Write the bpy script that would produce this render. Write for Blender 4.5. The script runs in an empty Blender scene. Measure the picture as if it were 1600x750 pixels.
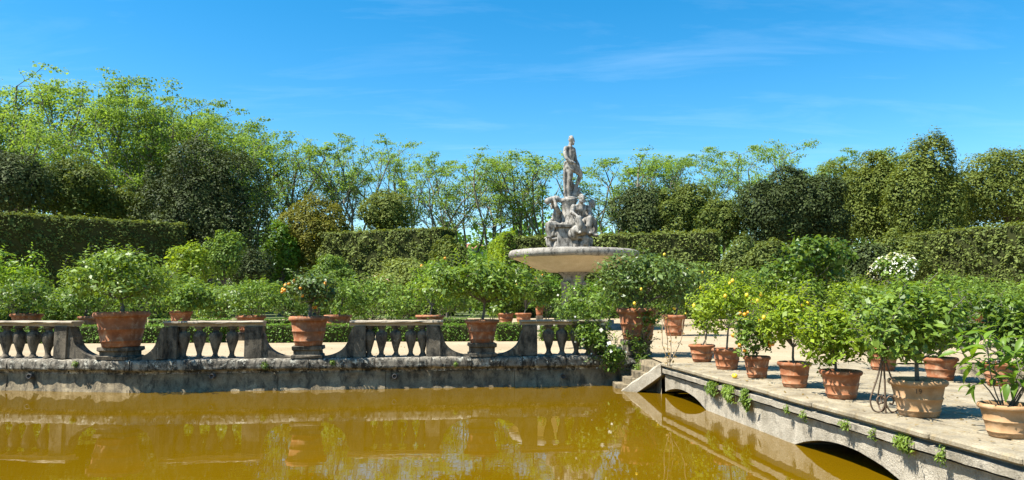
import bpy, bmesh, math, random
import numpy as np
from mathutils import Vector, Matrix
PI = math.pi
R = math.radians
scene = bpy.context.scene
C = scene.collection

# ------------------------------------------------------------------ camera
F = 1155.0                      # focal length in pixels of the 1600 px wide photograph
PITCH = math.atan(93.0 / F)     # horizon lies at row 468
CAMZ = 1.55
cam_d = bpy.data.cameras.new('camera')
cam_d.sensor_width = 36.0
cam_d.lens = 36.0 * F / 1600.0
cam_d.clip_start = 0.1
cam_d.clip_end = 6000.0
cam = bpy.data.objects.new('camera', cam_d)
C.objects.link(cam)
cam.location = (0, 0, CAMZ)
cam.rotation_euler = (PI / 2 + PITCH, 0, 0)
scene.camera = cam
scene.render.resolution_x = 1024
scene.render.resolution_y = 480

# ------------------------------------------------------------------ sky and sun
SUN_EL = R(59)
SUN_AZ = R(249)                 # compass style, clockwise from +Y: from the left, a little behind the camera
w = bpy.data.worlds.new('World')
scene.world = w
w.use_nodes = True
nt = w.node_tree
bg = nt.nodes['Background']
sky = nt.nodes.new('ShaderNodeTexSky')
sky.sky_type = 'NISHITA'
sky.sun_disc = False
sky.sun_elevation = SUN_EL
sky.sun_rotation = SUN_AZ
sky.altitude = 100
sky.air_density = 1.0
sky.dust_density = 0.35
sky.ozone_density = 2.2
hs = nt.nodes.new('ShaderNodeHueSaturation')
hs.inputs['Saturation'].default_value = 1.46
hs.inputs['Hue'].default_value = 0.490
nt.links.new(sky.outputs[0], hs.inputs['Color'])
# thin cirrus: noise over the sky's direction, stretched into streaks
tc = nt.nodes.new('ShaderNodeTexCoord')
sep = nt.nodes.new('ShaderNodeSeparateXYZ')
nt.links.new(tc.outputs['Generated'], sep.inputs[0])
zadd = nt.nodes.new('ShaderNodeMath'); zadd.operation = 'ADD'; zadd.inputs[1].default_value = 0.12
nt.links.new(sep.outputs['Z'], zadd.inputs[0])
dx = nt.nodes.new('ShaderNodeMath'); dx.operation = 'DIVIDE'
dy = nt.nodes.new('ShaderNodeMath'); dy.operation = 'DIVIDE'
nt.links.new(sep.outputs['X'], dx.inputs[0]); nt.links.new(zadd.outputs[0], dx.inputs[1])
nt.links.new(sep.outputs['Y'], dy.inputs[0]); nt.links.new(zadd.outputs[0], dy.inputs[1])
comb = nt.nodes.new('ShaderNodeCombineXYZ')
nt.links.new(dx.outputs[0], comb.inputs[0]); nt.links.new(dy.outputs[0], comb.inputs[1])
mp = nt.nodes.new('ShaderNodeMapping')
mp.inputs['Rotation'].default_value = (0, 0, R(-12))
mp.inputs['Location'].default_value = (2.4, 0.35, 0)
mp.inputs['Scale'].default_value = (0.55, 1.9, 1)
nt.links.new(comb.outputs[0], mp.inputs['Vector'])
nz = nt.nodes.new('ShaderNodeTexNoise')
nz.inputs['Scale'].default_value = 1.6
nz.inputs['Detail'].default_value = 9
nz.inputs['Roughness'].default_value = 0.62
nz.inputs['Distortion'].default_value = 0.6
nt.links.new(mp.outputs[0], nz.inputs['Vector'])
cr = nt.nodes.new('ShaderNodeValToRGB')
cr.color_ramp.elements[0].position = 0.50; cr.color_ramp.elements[0].color = (0, 0, 0, 1)
cr.color_ramp.elements[1].position = 0.88; cr.color_ramp.elements[1].color = (0.14, 0.14, 0.14, 1)
nt.links.new(nz.outputs[0], cr.inputs[0])
mixc = nt.nodes.new('ShaderNodeMix'); mixc.data_type = 'RGBA'
mixc.inputs['B'].default_value = (6.2, 7.4, 8.6, 1)
nt.links.new(cr.outputs[0], mixc.inputs['Factor'])
nt.links.new(hs.outputs[0], mixc.inputs['A'])
nt.links.new(mixc.outputs['Result'], bg.inputs['Color'])
bg.inputs['Strength'].default_value = 0.085

sun_d = bpy.data.lights.new('sun', 'SUN')
sun_d.energy = 5.0
sun_d.angle = R(0.53)
sun_d.color = (1.0, 0.955, 0.87)
sun = bpy.data.objects.new('sun', sun_d)
C.objects.link(sun)
sdir = Vector((math.sin(SUN_AZ) * math.cos(SUN_EL), math.cos(SUN_AZ) * math.cos(SUN_EL), math.sin(SUN_EL)))
sun.rotation_euler = sdir.to_track_quat('Z', 'Y').to_euler()
sun.location = sdir * 60

vs = scene.view_settings
vs.view_transform = 'Standard'
vs.look = 'None'
vs.gamma = 1
vs.exposure = 1.36
vs.use_curve_mapping = False
scene.cycles.max_bounces = 6
scene.cycles.diffuse_bounces = 3
scene.cycles.glossy_bounces = 2
scene.cycles.transmission_bounces = 3
scene.cycles.caustics_reflective = False
scene.cycles.caustics_refractive = False

# ------------------------------------------------------------------ pixel to place
cp, sp = math.cos(PITCH), math.sin(PITCH)
def ray(x, y):
    u, v = (x - 800) / F, (375 - y) / F
    return np.array([u, cp - v * sp, sp + v * cp])
def at(x, y, D):                 # point on the pixel's ray at distance D
    d = ray(x, y); k = D / d[1]
    return np.array([d[0] * k, D, CAMZ + d[2] * k])
def on(x, y, z=0.0):             # point where the pixel's ray meets the level z
    d = ray(x, y); k = (z - CAMZ) / d[2]
    return np.array([d[0] * k, d[1] * k, z])
def pxm(D):                      # metres per photo pixel at distance D
    return D / F

# ------------------------------------------------------------------ materials
M = {}
def new_mat(name):
    m = bpy.data.materials.new(name); m.use_nodes = True
    M[name] = m
    return m, m.node_tree, m.node_tree.nodes['Principled BSDF']
def node(t, k, **kw):
    n = t.nodes.new('ShaderNode' + k)
    for a, b in kw.items(): setattr(n, a, b)
    return n
def noise(t, scale, detail=4, rough=0.55, vec=None, dist=0.0):
    n = node(t, 'TexNoise')
    n.inputs['Scale'].default_value = scale; n.inputs['Detail'].default_value = detail
    n.inputs['Roughness'].default_value = rough; n.inputs['Distortion'].default_value = dist
    if vec is not None: t.links.new(vec, n.inputs['Vector'])
    return n.outputs[0]
def ramp(t, val, stops):
    n = node(t, 'ValToRGB'); e = n.color_ramp.elements
    while len(e) < len(stops): e.new(0.5)
    for k, (p, c) in enumerate(stops):
        e[k].position = p
        e[k].color = (c, c, c, 1) if isinstance(c, (int, float)) else (*c, 1)
    t.links.new(val, n.inputs[0])
    return n.outputs[0]
def mix(t, fac, a, b, mode='MIX'):
    n = node(t, 'Mix', data_type='RGBA', blend_type=mode)
    for s, v in (('Factor', fac), ('A', a), ('B', b)):
        if isinstance(v, (int, float)): n.inputs[s].default_value = v if s == 'Factor' else (v, v, v, 1)
        elif isinstance(v, tuple): n.inputs[s].default_value = (*v, 1)
        else: t.links.new(v, n.inputs[s])
    return n.outputs['Result']
def bump(t, bsdf, h, strength=0.3, dist=0.02):
    n = node(t, 'Bump'); n.inputs['Strength'].default_value = strength; n.inputs['Distance'].default_value = dist
    t.links.new(h, n.inputs['Height']); t.links.new(n.outputs[0], bsdf.inputs['Normal'])
def world_pos(t): return node(t, 'NewGeometry').outputs['Position']
def obj_pos(t): return node(t, 'TexCoord').outputs['Object']

def leaf_mat(name, dark, light, trans=0.35, rough=0.45, spec=0.35, big=0.25):
    m, t, b = new_mat(name)
    g = node(t, 'NewGeometry')
    rnd = g.outputs['Random Per Island']
    big_n = noise(t, big, 3, 0.6, g.outputs['Position'])
    oi = node(t, 'ObjectInfo').outputs['Random']
    f = mix(t, 0.5, rnd, big_n)
    f = mix(t, 0.18, f, oi)
    col = ramp(t, f, [(0.22, dark), (0.72, light)])
    t.links.new(col, b.inputs['Base Color'])
    b.inputs['Roughness'].default_value = rough
    b.inputs['Specular IOR Level'].default_value = spec
    tr = node(t, 'BsdfTranslucent')
    t.links.new(mix(t, 1.0, col, (1.35, 1.25, 0.45), 'MULTIPLY'), tr.inputs['Color'])
    ms = node(t, 'MixShader'); ms.inputs[0].default_value = trans
    t.links.new(b.outputs[0], ms.inputs[1]); t.links.new(tr.outputs[0], ms.inputs[2])
    t.links.new(ms.outputs[0], t.nodes['Material Output'].inputs['Surface'])
    return m

leaf_mat('plane_leaf', (0.10, 0.18, 0.03), (0.235, 0.35, 0.085), 0.5, 0.6, 0.15)
leaf_mat('holm_leaf', (0.018, 0.030, 0.010), (0.08, 0.105, 0.03), 0.12, 0.6, 0.12)
leaf_mat('olive_leaf', (0.042, 0.072, 0.015), (0.165, 0.20, 0.04), 0.3, 0.6, 0.12)
leaf_mat('golden_leaf', (0.10, 0.118, 0.02), (0.23, 0.215, 0.036), 0.3, 0.6, 0.12)
leaf_mat('hedge_leaf', (0.055, 0.08, 0.018), (0.20, 0.245, 0.06), 0.33, 0.6, 0.12)
leaf_mat('box_leaf', (0.035, 0.085, 0.008), (0.14, 0.25, 0.024), 0.3, 0.5, 0.2)
leaf_mat('citrus_leaf', (0.03, 0.075, 0.010), (0.19, 0.285, 0.042), 0.38, 0.42, 0.32, 1.5)
leaf_mat('pale_citrus_leaf', (0.065, 0.13, 0.009), (0.31, 0.41, 0.035), 0.45, 0.45, 0.28, 1.5)
leaf_mat('deep_citrus_leaf', (0.02, 0.05, 0.012), (0.135, 0.20, 0.042), 0.3, 0.42, 0.35, 1.5)
leaf_mat('rose_leaf', (0.032, 0.075, 0.010), (0.20, 0.305, 0.05), 0.36, 0.5, 0.22, 1.2)
leaf_mat('glossy_leaf', (0.055, 0.125, 0.011), (0.23, 0.36, 0.04), 0.45, 0.42, 0.3, 1.5)
leaf_mat('fern_leaf', (0.06, 0.115, 0.012), (0.21, 0.30, 0.04), 0.4)
leaf_mat('white_petal', (0.62, 0.62, 0.52), (0.8, 0.79, 0.7), 0.3)
leaf_mat('pink_petal', (0.45, 0.2, 0.17), (0.65, 0.42, 0.36), 0.3)
leaf_mat('orange_petal', (0.6, 0.13, 0.02), (0.75, 0.28, 0.05), 0.25)
leaf_mat('dry_leaf', (0.12, 0.08, 0.03), (0.3, 0.2, 0.06), 0.3)

m, t, b = new_mat('bark')
p = obj_pos(t)
t.links.new(ramp(t, noise(t, 4, 5, 0.6, p), [(0.3, (0.05, 0.042, 0.03)), (0.7, (0.16, 0.14, 0.11))]), b.inputs['Base Color'])
b.inputs['Roughness'].default_value = 0.9
m, t, b = new_mat('plane_bark')
p = obj_pos(t)
t.links.new(ramp(t, noise(t, 1.4, 5, 0.6, p), [(0.35, (0.07, 0.06, 0.045)), (0.55, (0.19, 0.17, 0.12)), (0.75, (0.3, 0.28, 0.2))]), b.inputs['Base Color'])
b.inputs['Roughness'].default_value = 0.9
m, t, b = new_mat('twig_core')
b.inputs['Base Color'].default_value = (0.035, 0.04, 0.015, 1); b.inputs['Roughness'].default_value = 1.0
b.inputs['Specular IOR Level'].default_value = 0.0

def terracotta(name, c0, c1, c2):
    m, t, b = new_mat(name)
    p = obj_pos(t)
    oi = node(t, 'ObjectInfo')
    off = node(t, 'VectorMath', operation='ADD')
    sc = node(t, 'VectorMath', operation='SCALE'); sc.inputs['Scale'].default_value = 37.0
    t.links.new(oi.outputs['Location'], sc.inputs[0])
    t.links.new(p, off.inputs[0]); t.links.new(sc.outputs[0], off.inputs[1])
    v = off.outputs[0]
    base = ramp(t, noise(t, 3.5, 6, 0.6, v), [(0.28, c0), (0.55, c1), (0.78, c2)])
    lime = ramp(t, noise(t, 7, 8, 0.7, v, 0.5), [(0.50, 0.0), (0.70, 0.7)])
    col = mix(t, lime, base, (0.44, 0.30, 0.19))
    dirt = ramp(t, noise(t, 2.2, 6, 0.65, v), [(0.52, 0.0), (0.7, 0.7)])
    col = mix(t, dirt, col, (0.12, 0.085, 0.06))
    t.links.new(col, b.inputs['Base Color'])
    b.inputs['Roughness'].default_value = 0.88
    b.inputs['Specular IOR Level'].default_value = 0.2
    bump(t, b, noise(t, 28, 5, 0.6, v), 0.35, 0.01)
terracotta('terracotta', (0.17, 0.06, 0.026), (0.30, 0.115, 0.05), (0.37, 0.17, 0.085))
terracotta('buff_terracotta', (0.27, 0.15, 0.065), (0.36, 0.215, 0.105), (0.43, 0.28, 0.15))
m, t, b = new_mat('soil')
p = obj_pos(t)
t.links.new(ramp(t, noise(t, 22, 4, 0.7, p), [(0.3, (0.03, 0.02, 0.012)), (0.7, (0.12, 0.085, 0.055))]), b.inputs['Base Color'])
b.inputs['Roughness'].default_value = 1
bump(t, b, noise(t, 30, 3, 0.6, p), 0.8, 0.02)

def stone(name, lo, hi, lichen=(0.025, 0.024, 0.02), lich=(0.52, 0.64), amt=0.85, pale=(0.5, 0.47, 0.38), ps=(0.62, 0.75), pamt=0.5, bs=0.5):
    m, t, b = new_mat(name)
    p = world_pos(t)
    base = ramp(t, noise(t, 2.2, 7, 0.62, p), [(0.3, lo), (0.7, hi)])
    fine = ramp(t, noise(t, 40, 4, 0.6, p), [(0.3, 0.72), (0.7, 1.12)])
    col = mix(t, 1.0, base, fine, 'MULTIPLY')
    stretch = node(t, 'Mapping'); stretch.inputs['Scale'].default_value = (1, 1, 0.45)
    t.links.new(p, stretch.inputs['Vector'])
    l = ramp(t, noise(t, 5.5, 10, 0.74, stretch.outputs[0], 0.4), [(lich[0], 0.0), (lich[1], amt)])
    col = mix(t, l, col, lichen)
    w_ = ramp(t, noise(t, 5.5, 9, 0.75, p), [(ps[0], 0.0), (ps[1], pamt)])
    col = mix(t, w_, col, pale)
    t.links.new(col, b.inputs['Base Color'])
    b.inputs['Roughness'].default_value = 0.92
    b.inputs['Specular IOR Level'].default_value = 0.2
    h = mix(t, 0.5, noise(t, 9, 8, 0.7, p), noise(t, 45, 4, 0.6, p))
    bump(t, b, h, bs, 0.03)
stone('wall_stone', (0.10, 0.08, 0.05), (0.34, 0.275, 0.175), lich=(0.47, 0.62), amt=.75, bs=1.0)
stone('coping_stone', (0.15, 0.13, 0.10), (0.36, 0.32, 0.25), lich=(0.43, 0.56), amt=0.95, ps=(0.54, 0.62), pamt=0.9, bs=1.0)
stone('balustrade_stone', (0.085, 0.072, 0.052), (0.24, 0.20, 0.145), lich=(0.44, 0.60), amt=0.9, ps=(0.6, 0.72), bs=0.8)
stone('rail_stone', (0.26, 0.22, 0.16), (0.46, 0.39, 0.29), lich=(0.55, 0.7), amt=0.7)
stone('bridge_stone', (0.24, 0.21, 0.155), (0.48, 0.43, 0.34), lich=(0.55, 0.70), amt=0.75, bs=1.0)
stone('paving_stone', (0.17, 0.14, 0.095), (0.36, 0.31, 0.215), lichen=(0.22, 0.15, 0.055), lich=(0.5, 0.68), amt=0.6, ps=(0.58, 0.72), pamt=0.45, bs=0.6)
stone('joint_mortar', (0.09, 0.075, 0.05), (0.16, 0.13, 0.09), amt=0.4)
stone('bowl_stone', (0.55, 0.44, 0.28), (0.68, 0.57, 0.40), lich=(0.68, 0.82), amt=0.45, pamt=0.2, bs=0.15)
stone('rim_stone', (0.2, 0.18, 0.15), (0.38, 0.35, 0.30), lich=(0.5, 0.62), amt=0.8, bs=0.4)
stone('marble', (0.20, 0.18, 0.15), (0.46, 0.44, 0.395), lichen=(0.035, 0.033, 0.028), lich=(0.46, 0.6), amt=0.85, pamt=0.4, bs=0.5)

m, t, b = new_mat('gravel')
p = world_pos(t)
g1 = ramp(t, noise(t, 0.35, 6, 0.6, p), [(0.3, (0.30, 0.235, 0.145)), (0.7, (0.40, 0.32, 0.21))])
g2 = ramp(t, noise(t, 30, 6, 0.75, p), [(0.3, 0.62), (0.7, 1.15)])
t.links.new(mix(t, 1.0, g1, g2, 'MULTIPLY'), b.inputs['Base Color'])
b.inputs['Roughness'].default_value = 0.95; b.inputs['Specular IOR Level'].default_value = 0.1
bump(t, b, noise(t, 40, 5, 0.7, p), 0.5, 0.02)
m, t, b = new_mat('turf')
p = world_pos(t)
t.links.new(ramp(t, noise(t, 0.6, 8, 0.7, p), [(0.3, (0.04, 0.06, 0.015)), (0.7, (0.11, 0.13, 0.035))]), b.inputs['Base Color'])
b.inputs['Roughness'].default_value = 1
bump(t, b, noise(t, 12, 5, 0.7, p), 0.8, 0.1)

m, t, b = new_mat('pond_water')
p = world_pos(t)
t.links.new(ramp(t, noise(t, 0.12, 4, 0.5, p), [(0.3, (0.102, 0.056, 0.0007)), (0.7, (0.13, 0.075, 0.0011))]), b.inputs['Base Color'])
b.inputs['Roughness'].default_value = 0.012
b.inputs['IOR'].default_value = 1.36
st = node(t, 'Mapping'); st.inputs['Scale'].default_value = (0.5, 1.3, 1)
t.links.new(p, st.inputs['Vector'])
n1 = noise(t, 2.6, 3, 0.5, st.outputs[0], 0.3)
n2 = noise(t, 0.35, 2, 0.5, p)
calm = ramp(t, n2, [(0.35, 0.25), (0.65, 1.0)])
hh = mix(t, 1.0, n1, calm, 'MULTIPLY')
bump(t, b, hh, 0.03, 0.05)

m, t, b = new_mat('iron')
b.inputs['Base Color'].default_value = (0.13, 0.09, 0.06, 1); b.inputs['Roughness'].default_value = 0.65; b.inputs['Metallic'].default_value = 0.5
m, t, b = new_mat('stake_wood')
b.inputs['Base Color'].default_value = (0.3, 0.22, 0.13, 1); b.inputs['Roughness'].default_value = 0.9
m, t, b = new_mat('pipe_metal')
b.inputs['Base Color'].default_value = (0.05, 0.045, 0.04, 1); b.inputs['Roughness'].default_value = 0.7
m, t, b = new_mat('stamp_ink')
b.inputs['Base Color'].default_value = (0.06, 0.04, 0.025, 1); b.inputs['Roughness'].default_value = 0.9
m, t, b = new_mat('orange_skin')
b.inputs['Base Color'].default_value = (0.72, 0.28, 0.01, 1); b.inputs['Roughness'].default_value = 0.4
m, t, b = new_mat('lemon_skin')
b.inputs['Base Color'].default_value = (0.75, 0.50, 0.03, 1); b.inputs['Roughness'].default_value = 0.42
m, t, b = new_mat('plaster')
b.inputs['Base Color'].default_value = (0.55, 0.43, 0.3, 1); b.inputs['Roughness'].default_value = 0.95
m, t, b = new_mat('roof_tile')
p = obj_pos(t)
t.links.new(ramp(t, noise(t, 3, 5, 0.6, p), [(0.3, (0.27, 0.10, 0.06)), (0.7, (0.42, 0.2, 0.12))]), b.inputs['Base Color'])
m, t, b = new_mat('window_glass')
b.inputs['Base Color'].default_value = (0.03, 0.035, 0.04, 1); b.inputs['Roughness'].default_value = 0.1
m, t, b = new_mat('shutter_paint')
b.inputs['Base Color'].default_value = (0.07, 0.12, 0.07, 1); b.inputs['Roughness'].default_value = 0.6

# ------------------------------------------------------------------ mesh helpers
def mesh_np(name, V, Q, smooth=False):
    """mesh from an (n,3) array and an (m,k) array of equal sided faces"""
    V = np.ascontiguousarray(V, dtype=np.float32); Q = np.ascontiguousarray(Q, dtype=np.int32)
    me = bpy.data.meshes.new(name)
    n, k = Q.shape
    me.vertices.add(len(V)); me.loops.add(n * k); me.polygons.add(n)
    me.vertices.foreach_set('co', V.ravel())
    me.loops.foreach_set('vertex_index', Q.ravel())
    me.polygons.foreach_set('loop_start', np.arange(0, n * k, k, dtype=np.int32))
    me.update(calc_edges=True)
    if smooth:
        me.polygons.foreach_set('use_smooth', np.ones(n, dtype=bool))
    return me
def obj(name, me, mat=None, parent=None, loc=None):
    o = bpy.data.objects.new(name, me)
    C.objects.link(o)
    if mat and me is not None and not me.materials: me.materials.append(M[mat])
    if parent: o.parent = parent
    if loc is not None: o.location = loc
    return o
def empty(name, loc, rz=0):
    o = bpy.data.objects.new(name, None); C.objects.link(o)
    o.empty_display_size = 0.2
    o.location = loc; o.rotation_euler = (0, 0, rz)
    return o
LABELS = {}
def tag(o, label=None, cat=None, group=None, kind=None):
    if label: o['label'] = label; LABELS[label] = LABELS.get(label, 0) + 1
    if cat: o['category'] = cat
    if group: o['group'] = group
    if kind: o['kind'] = kind
    return o
def bm_mesh(name, bm, smooth=False, bevel=0.0, seg=1):
    if bevel:
        bmesh.ops.bevel(bm, geom=list(bm.edges), offset=bevel, segments=seg, affect='EDGES', profile=0.6)
    bmesh.ops.recalc_face_normals(bm, faces=bm.faces)
    me = bpy.data.meshes.new(name); bm.to_mesh(me); bm.free()
    if smooth:
        me.polygons.foreach_set('use_smooth', np.ones(len(me.polygons), dtype=bool))
    return me
def box_mesh(name, x0, x1, y0, y1, z0, z1, bevel=0.0, rough=0.0, seed=0):
    bm = bmesh.new()
    r = random.Random(seed)
    vs_ = [bm.verts.new((x + r.uniform(-rough, rough), y + r.uniform(-rough, rough), z + r.uniform(-rough, rough)))
           for x in (x0, x1) for y in (y0, y1) for z in (z0, z1)]
    for f in ((0, 1, 3, 2), (4, 6, 7, 5), (0, 4, 5, 1), (2, 3, 7, 6), (0, 2, 6, 4), (1, 5, 7, 3)):
        bm.faces.new([vs_[i] for i in f])
    return bm_mesh(name, bm, bevel=bevel)
def lathe_mesh(name, prof, seg=20, wob=0.0, seed=0, square=0.0):
    r = np.random.default_rng(seed)
    prof = np.array(prof); n = len(prof)
    a = np.arange(seg) * 2 * PI / seg
    V = np.zeros((n, seg, 3))
    k = 1.0
    if square:
        k = 1 + square * (1 / np.maximum(np.abs(np.cos(a)), np.abs(np.sin(a))) - 1)
    V[:, :, 0] = prof[:, 0, None] * np.cos(a) * k; V[:, :, 1] = prof[:, 0, None] * np.sin(a) * k; V[:, :, 2] = prof[:, 1, None]
    if wob: V += r.normal(0, wob, V.shape)
    i = np.arange(n - 1)[:, None] * seg; j = np.arange(seg)[None, :]; j2 = (j + 1) % seg
    Q = np.stack([i + j, i + j2, i + seg + j2, i + seg + j], -1).reshape(-1, 4)
    return mesh_np(name, V.reshape(-1, 3), Q, True)
def poly_prism(name, pts, z0, z1, bevel=0.0):
    bm = bmesh.new()
    lo = [bm.verts.new((p[0], p[1], z0)) for p in pts]; hi = [bm.verts.new((p[0], p[1], z1)) for p in pts]
    bm.faces.new(hi); bm.faces.new(lo[::-1])
    for i in range(len(pts)):
        j = (i + 1) % len(pts)
        bm.faces.new((lo[i], lo[j], hi[j], hi[i]))
    return bm_mesh(name, bm, bevel=bevel)
def frame_of(d):
    d = d / (np.linalg.norm(d) + 1e-9)
    u = np.cross(d, (0, 0, 1.0))
    if np.linalg.norm(u) < 1e-3: u = np.cross(d, (1.0, 0, 0))
    u /= np.linalg.norm(u)
    return u, np.cross(d, u)
def tubes_arrays(segs, sides=5):
    """segs: list of (p0, p1, r0, r1), each an open prism"""
    P0 = np.array([s[0] for s in segs], float); P1 = np.array([s[1] for s in segs], float)
    r0 = np.array([s[2] for s in segs], float); r1 = np.array([s[3] for s in segs], float)
    d = P1 - P0; L = np.linalg.norm(d, axis=1, keepdims=True); d = d / np.maximum(L, 1e-9)
    P1 = P1 + d * r1[:, None] * 0.5
    ref = np.where(np.abs(d[:, 2:3]) > 0.95, np.array([[1.0, 0, 0]]), np.array([[0, 0, 1.0]]))
    u = np.cross(d, ref); u /= np.linalg.norm(u, axis=1, keepdims=True); v = np.cross(d, u)
    a = np.arange(sides) * 2 * PI / sides
    ring = u[:, None, :] * np.cos(a)[None, :, None] + v[:, None, :] * np.sin(a)[None, :, None]
    A = P0[:, None, :] + ring * r0[:, None, None]; B = P1[:, None, :] + ring * r1[:, None, None]
    V = np.concatenate([A, B], 1).reshape(-1, 3)
    n = len(segs); base = (np.arange(n) * 2 * sides)[:, None]
    j = np.arange(sides)[None, :]; j2 = (j + 1) % sides
    Q = np.stack([base + j, base + j2, base + sides + j2, base + sides + j], -1).reshape(-1, 4)
    return V, Q
def tube_mesh(name, segs, sides=5):
    V, Q = tubes_arrays(segs, sides)
    return mesh_np(name, V, Q, True)
def path_segs(pts, r0, r1=None):
    r1 = r0 if r1 is None else r1
    n = len(pts) - 1
    return [(np.array(pts[i], float), np.array(pts[i + 1], float), r0 + (r1 - r0) * i / n, r0 + (r1 - r0) * (i + 1) / n) for i in range(n)]
def unit(a): return a / np.maximum(np.linalg.norm(a, axis=-1, keepdims=True), 1e-9)
def leaf_arrays(P, N, size, rng, aspect=0.5, jit=0.35, fold=0.12, T=None):
    n = len(P)
    N = unit(N)
    if T is None: T = rng.normal(size=(n, 3))
    T = unit(T - (T * N).sum(1, keepdims=True) * N)
    B = np.cross(N, T)
    L = (size * np.exp(rng.normal(0, jit, n)))[:, None] if jit else np.full((n, 1), size)
    W = L * aspect
    V = np.stack([P - T * L * 0.5, P - B * W * 0.5 + N * L * fold - T * L * 0.06, P + T * L * 0.5, P + B * W * 0.5 + N * L * fold - T * L * 0.06], 1).reshape(-1, 3)
    return V, np.arange(n * 4).reshape(n, 4)
def leaf_mesh(name, *a, **k):
    V, Q = leaf_arrays(*a, **k)
    return mesh_np(name, V, Q)
def sphere_dirs(rng, n, lift=0.0):
    d = unit(rng.normal(size=(n, 3)))
    if lift: d[:, 2] += lift; d = unit(d)
    return d
def sub_blobs(rng, c, r, k, frac=(0.28, 0.42), low=-0.5):
    """lumps sitting on the surface of an ellipsoid"""
    c = np.array(c, float); r = np.array(r, float)
    d = sphere_dirs(rng, k * 3); d = d[d[:, 2] > low][:k]
    f = rng.uniform(frac[0], frac[1], len(d))
    cen = c + d * r * (1 - f * 0.9)[:, None]
    rad = r[None, :] * f[:, None] * rng.uniform(0.85, 1.15, (len(d), 3))
    return cen, rad
def blob_points(rng, cen, rad, n, f0=0.7, f1=1.05, inside=0.72, wn=(0.8, 0.4, 0.5)):
    w_ = (rad.mean(1) ** 2); w_ = w_ / w_.sum()
    k = rng.choice(len(cen), size=n, p=w_)
    d = sphere_dirs(rng, n, 0.25)
    f = f0 + (f1 - f0) * rng.random(n) ** 0.6
    P = cen[k] + d * rad[k] * f[:, None]
    if inside > 0:
        keep = np.ones(n, bool)
        for i in range(len(cen)):
            q = (((P - cen[i]) / rad[i]) ** 2).sum(1)
            keep &= (q > inside ** 2) | (k == i)
        P = P[keep]; d = d[keep]
    N = d * wn[0] + rng.normal(size=P.shape) * wn[1] + np.array([0, 0, wn[2]])
    return P, N
def shoots(rng, P, D, length, step, leaf, aspect=0.45):
    """sprigs: leaf pairs along short curved shoots; returns leaf points, normals, tangents and stem segs"""
    out_P, out_N, out_T, segs = [], [], [], []
    for p, d in zip(P, D):
        d = d / np.linalg.norm(d); q = p.copy()
        n = max(2, int(length * rng.uniform(0.6, 1.3) / step))
        for i in range(n):
            d = unit(d + rng.normal(0, 0.16, 3) + np.array([0, 0, -0.05]))
            q2 = q + d * step
            segs.append((q, q2, 0.006, 0.004))
            u, v = frame_of(d)
            a = rng.uniform(0, 2 * PI)
            for s in (0, PI):
                o = u * math.cos(a + s) + v * math.sin(a + s)
                tdir = unit(o + d * 0.7)
                out_P.append(q2 + tdir * leaf * 0.5); out_T.append(tdir); out_N.append(unit(d * 0.6 - o * 0.4 + np.array([0, 0, 0.7])))
            q = q2
    return np.array(out_P), np.array(out_N), np.array(out_T), segs
def join_arrays(parts):
    Vs, Qs, o = [], [], 0
    for V, Q in parts:
        Vs.append(V); Qs.append(Q + o); o += len(V)
    return np.concatenate(Vs), np.concatenate(Qs)

# ================================================================== THE SETTING
WATER = -0.75
WL = [(-45, 26.0), (-28, 22.4), (-18, 19.7), (-9.45, 18.5), (3.35, 20.2)]   # front face of the moat wall
def wall_y(x):
    for (x0, y0), (x1, y1) in zip(WL, WL[1:]):
        if x <= x1: return y0 + (y1 - y0) * (x - x0) / (x1 - x0)
    return WL[-1][1]
def wall_ang(x):
    for (x0, y0), (x1, y1) in zip(WL, WL[1:]):
        if x <= x1: return math.atan2(y1 - y0, x1 - x0)
    return 0.13
def wall_pt(px, off=0.0, row=530):
    Y = 19.0
    for _ in range(6):
        X = at(px, row, Y)[0]; Y = wall_y(X) + off
    return np.array([at(px, row, Y)[0], Y, 0.0])

# ground: one mesh, the island and everything behind it, plus the bank the camera stands on
bm = bmesh.new()
isl = [(-45, 26.4), (-28, 22.8), (-18, 20.1), (-9.45, 18.9), (3.3, 20.6), (3.72, 20.6), (3.72, 18.3), (9.2, 18.3), (40, 20.4), (70, 30), (1500, 700), (1500, 3000), (-1500, 3000), (-1500, 700), (-70, 45)]
bm.faces.new([bm.verts.new((x, y, 0)) for x, y in isl])
bm.faces.new([bm.verts.new((x, y, 0)) for x, y in [(-90, -60), (90, -60), (90, 1.0), (-90, 1.0)]])
bmesh.ops.triangulate(bm, faces=list(bm.faces))
tag(obj('ground', bm_mesh('ground', bm), 'gravel'), kind='structure')
bm = bmesh.new()
bm.faces.new([bm.verts.new((x, y, 0.006)) for x, y in [(-600, 62), (600, 62), (1400, 2900), (-1400, 2900)]])
tag(obj('lawn', bm_mesh('lawn', bm), 'turf'), kind='structure')
bm = bmesh.new()
bm.faces.new([bm.verts.new((x, y, WATER)) for x, y in [(-90, 0.6), (90, 0.6), (90, 60), (-90, 60)]])
tag(obj('water', bm_mesh('water', bm), 'pond_water'), kind='structure')

# low wooded hill far behind
rng = np.random.default_rng(5)
nx, ny = 60, 14
gx, gy = np.meshgrid(np.linspace(-900, 900, nx), np.linspace(420, 1400, ny))
gz = -3 + 46 * np.clip((gy - 420) / 700, 0, 1) * (0.75 + 0.35 * np.sin(gx / 170 + 1.0) + 0.2 * np.sin(gx / 61))
V = np.stack([gx, gy, gz], -1).reshape(-1, 3)
Q = np.array([[j * nx + i, j * nx + i + 1, (j + 1) * nx + i + 1, (j + 1) * nx + i] for j in range(ny - 1) for i in range(nx - 1)])
tag(obj('hill', mesh_np('hill', V, Q, True), 'turf'), kind='structure')

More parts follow.
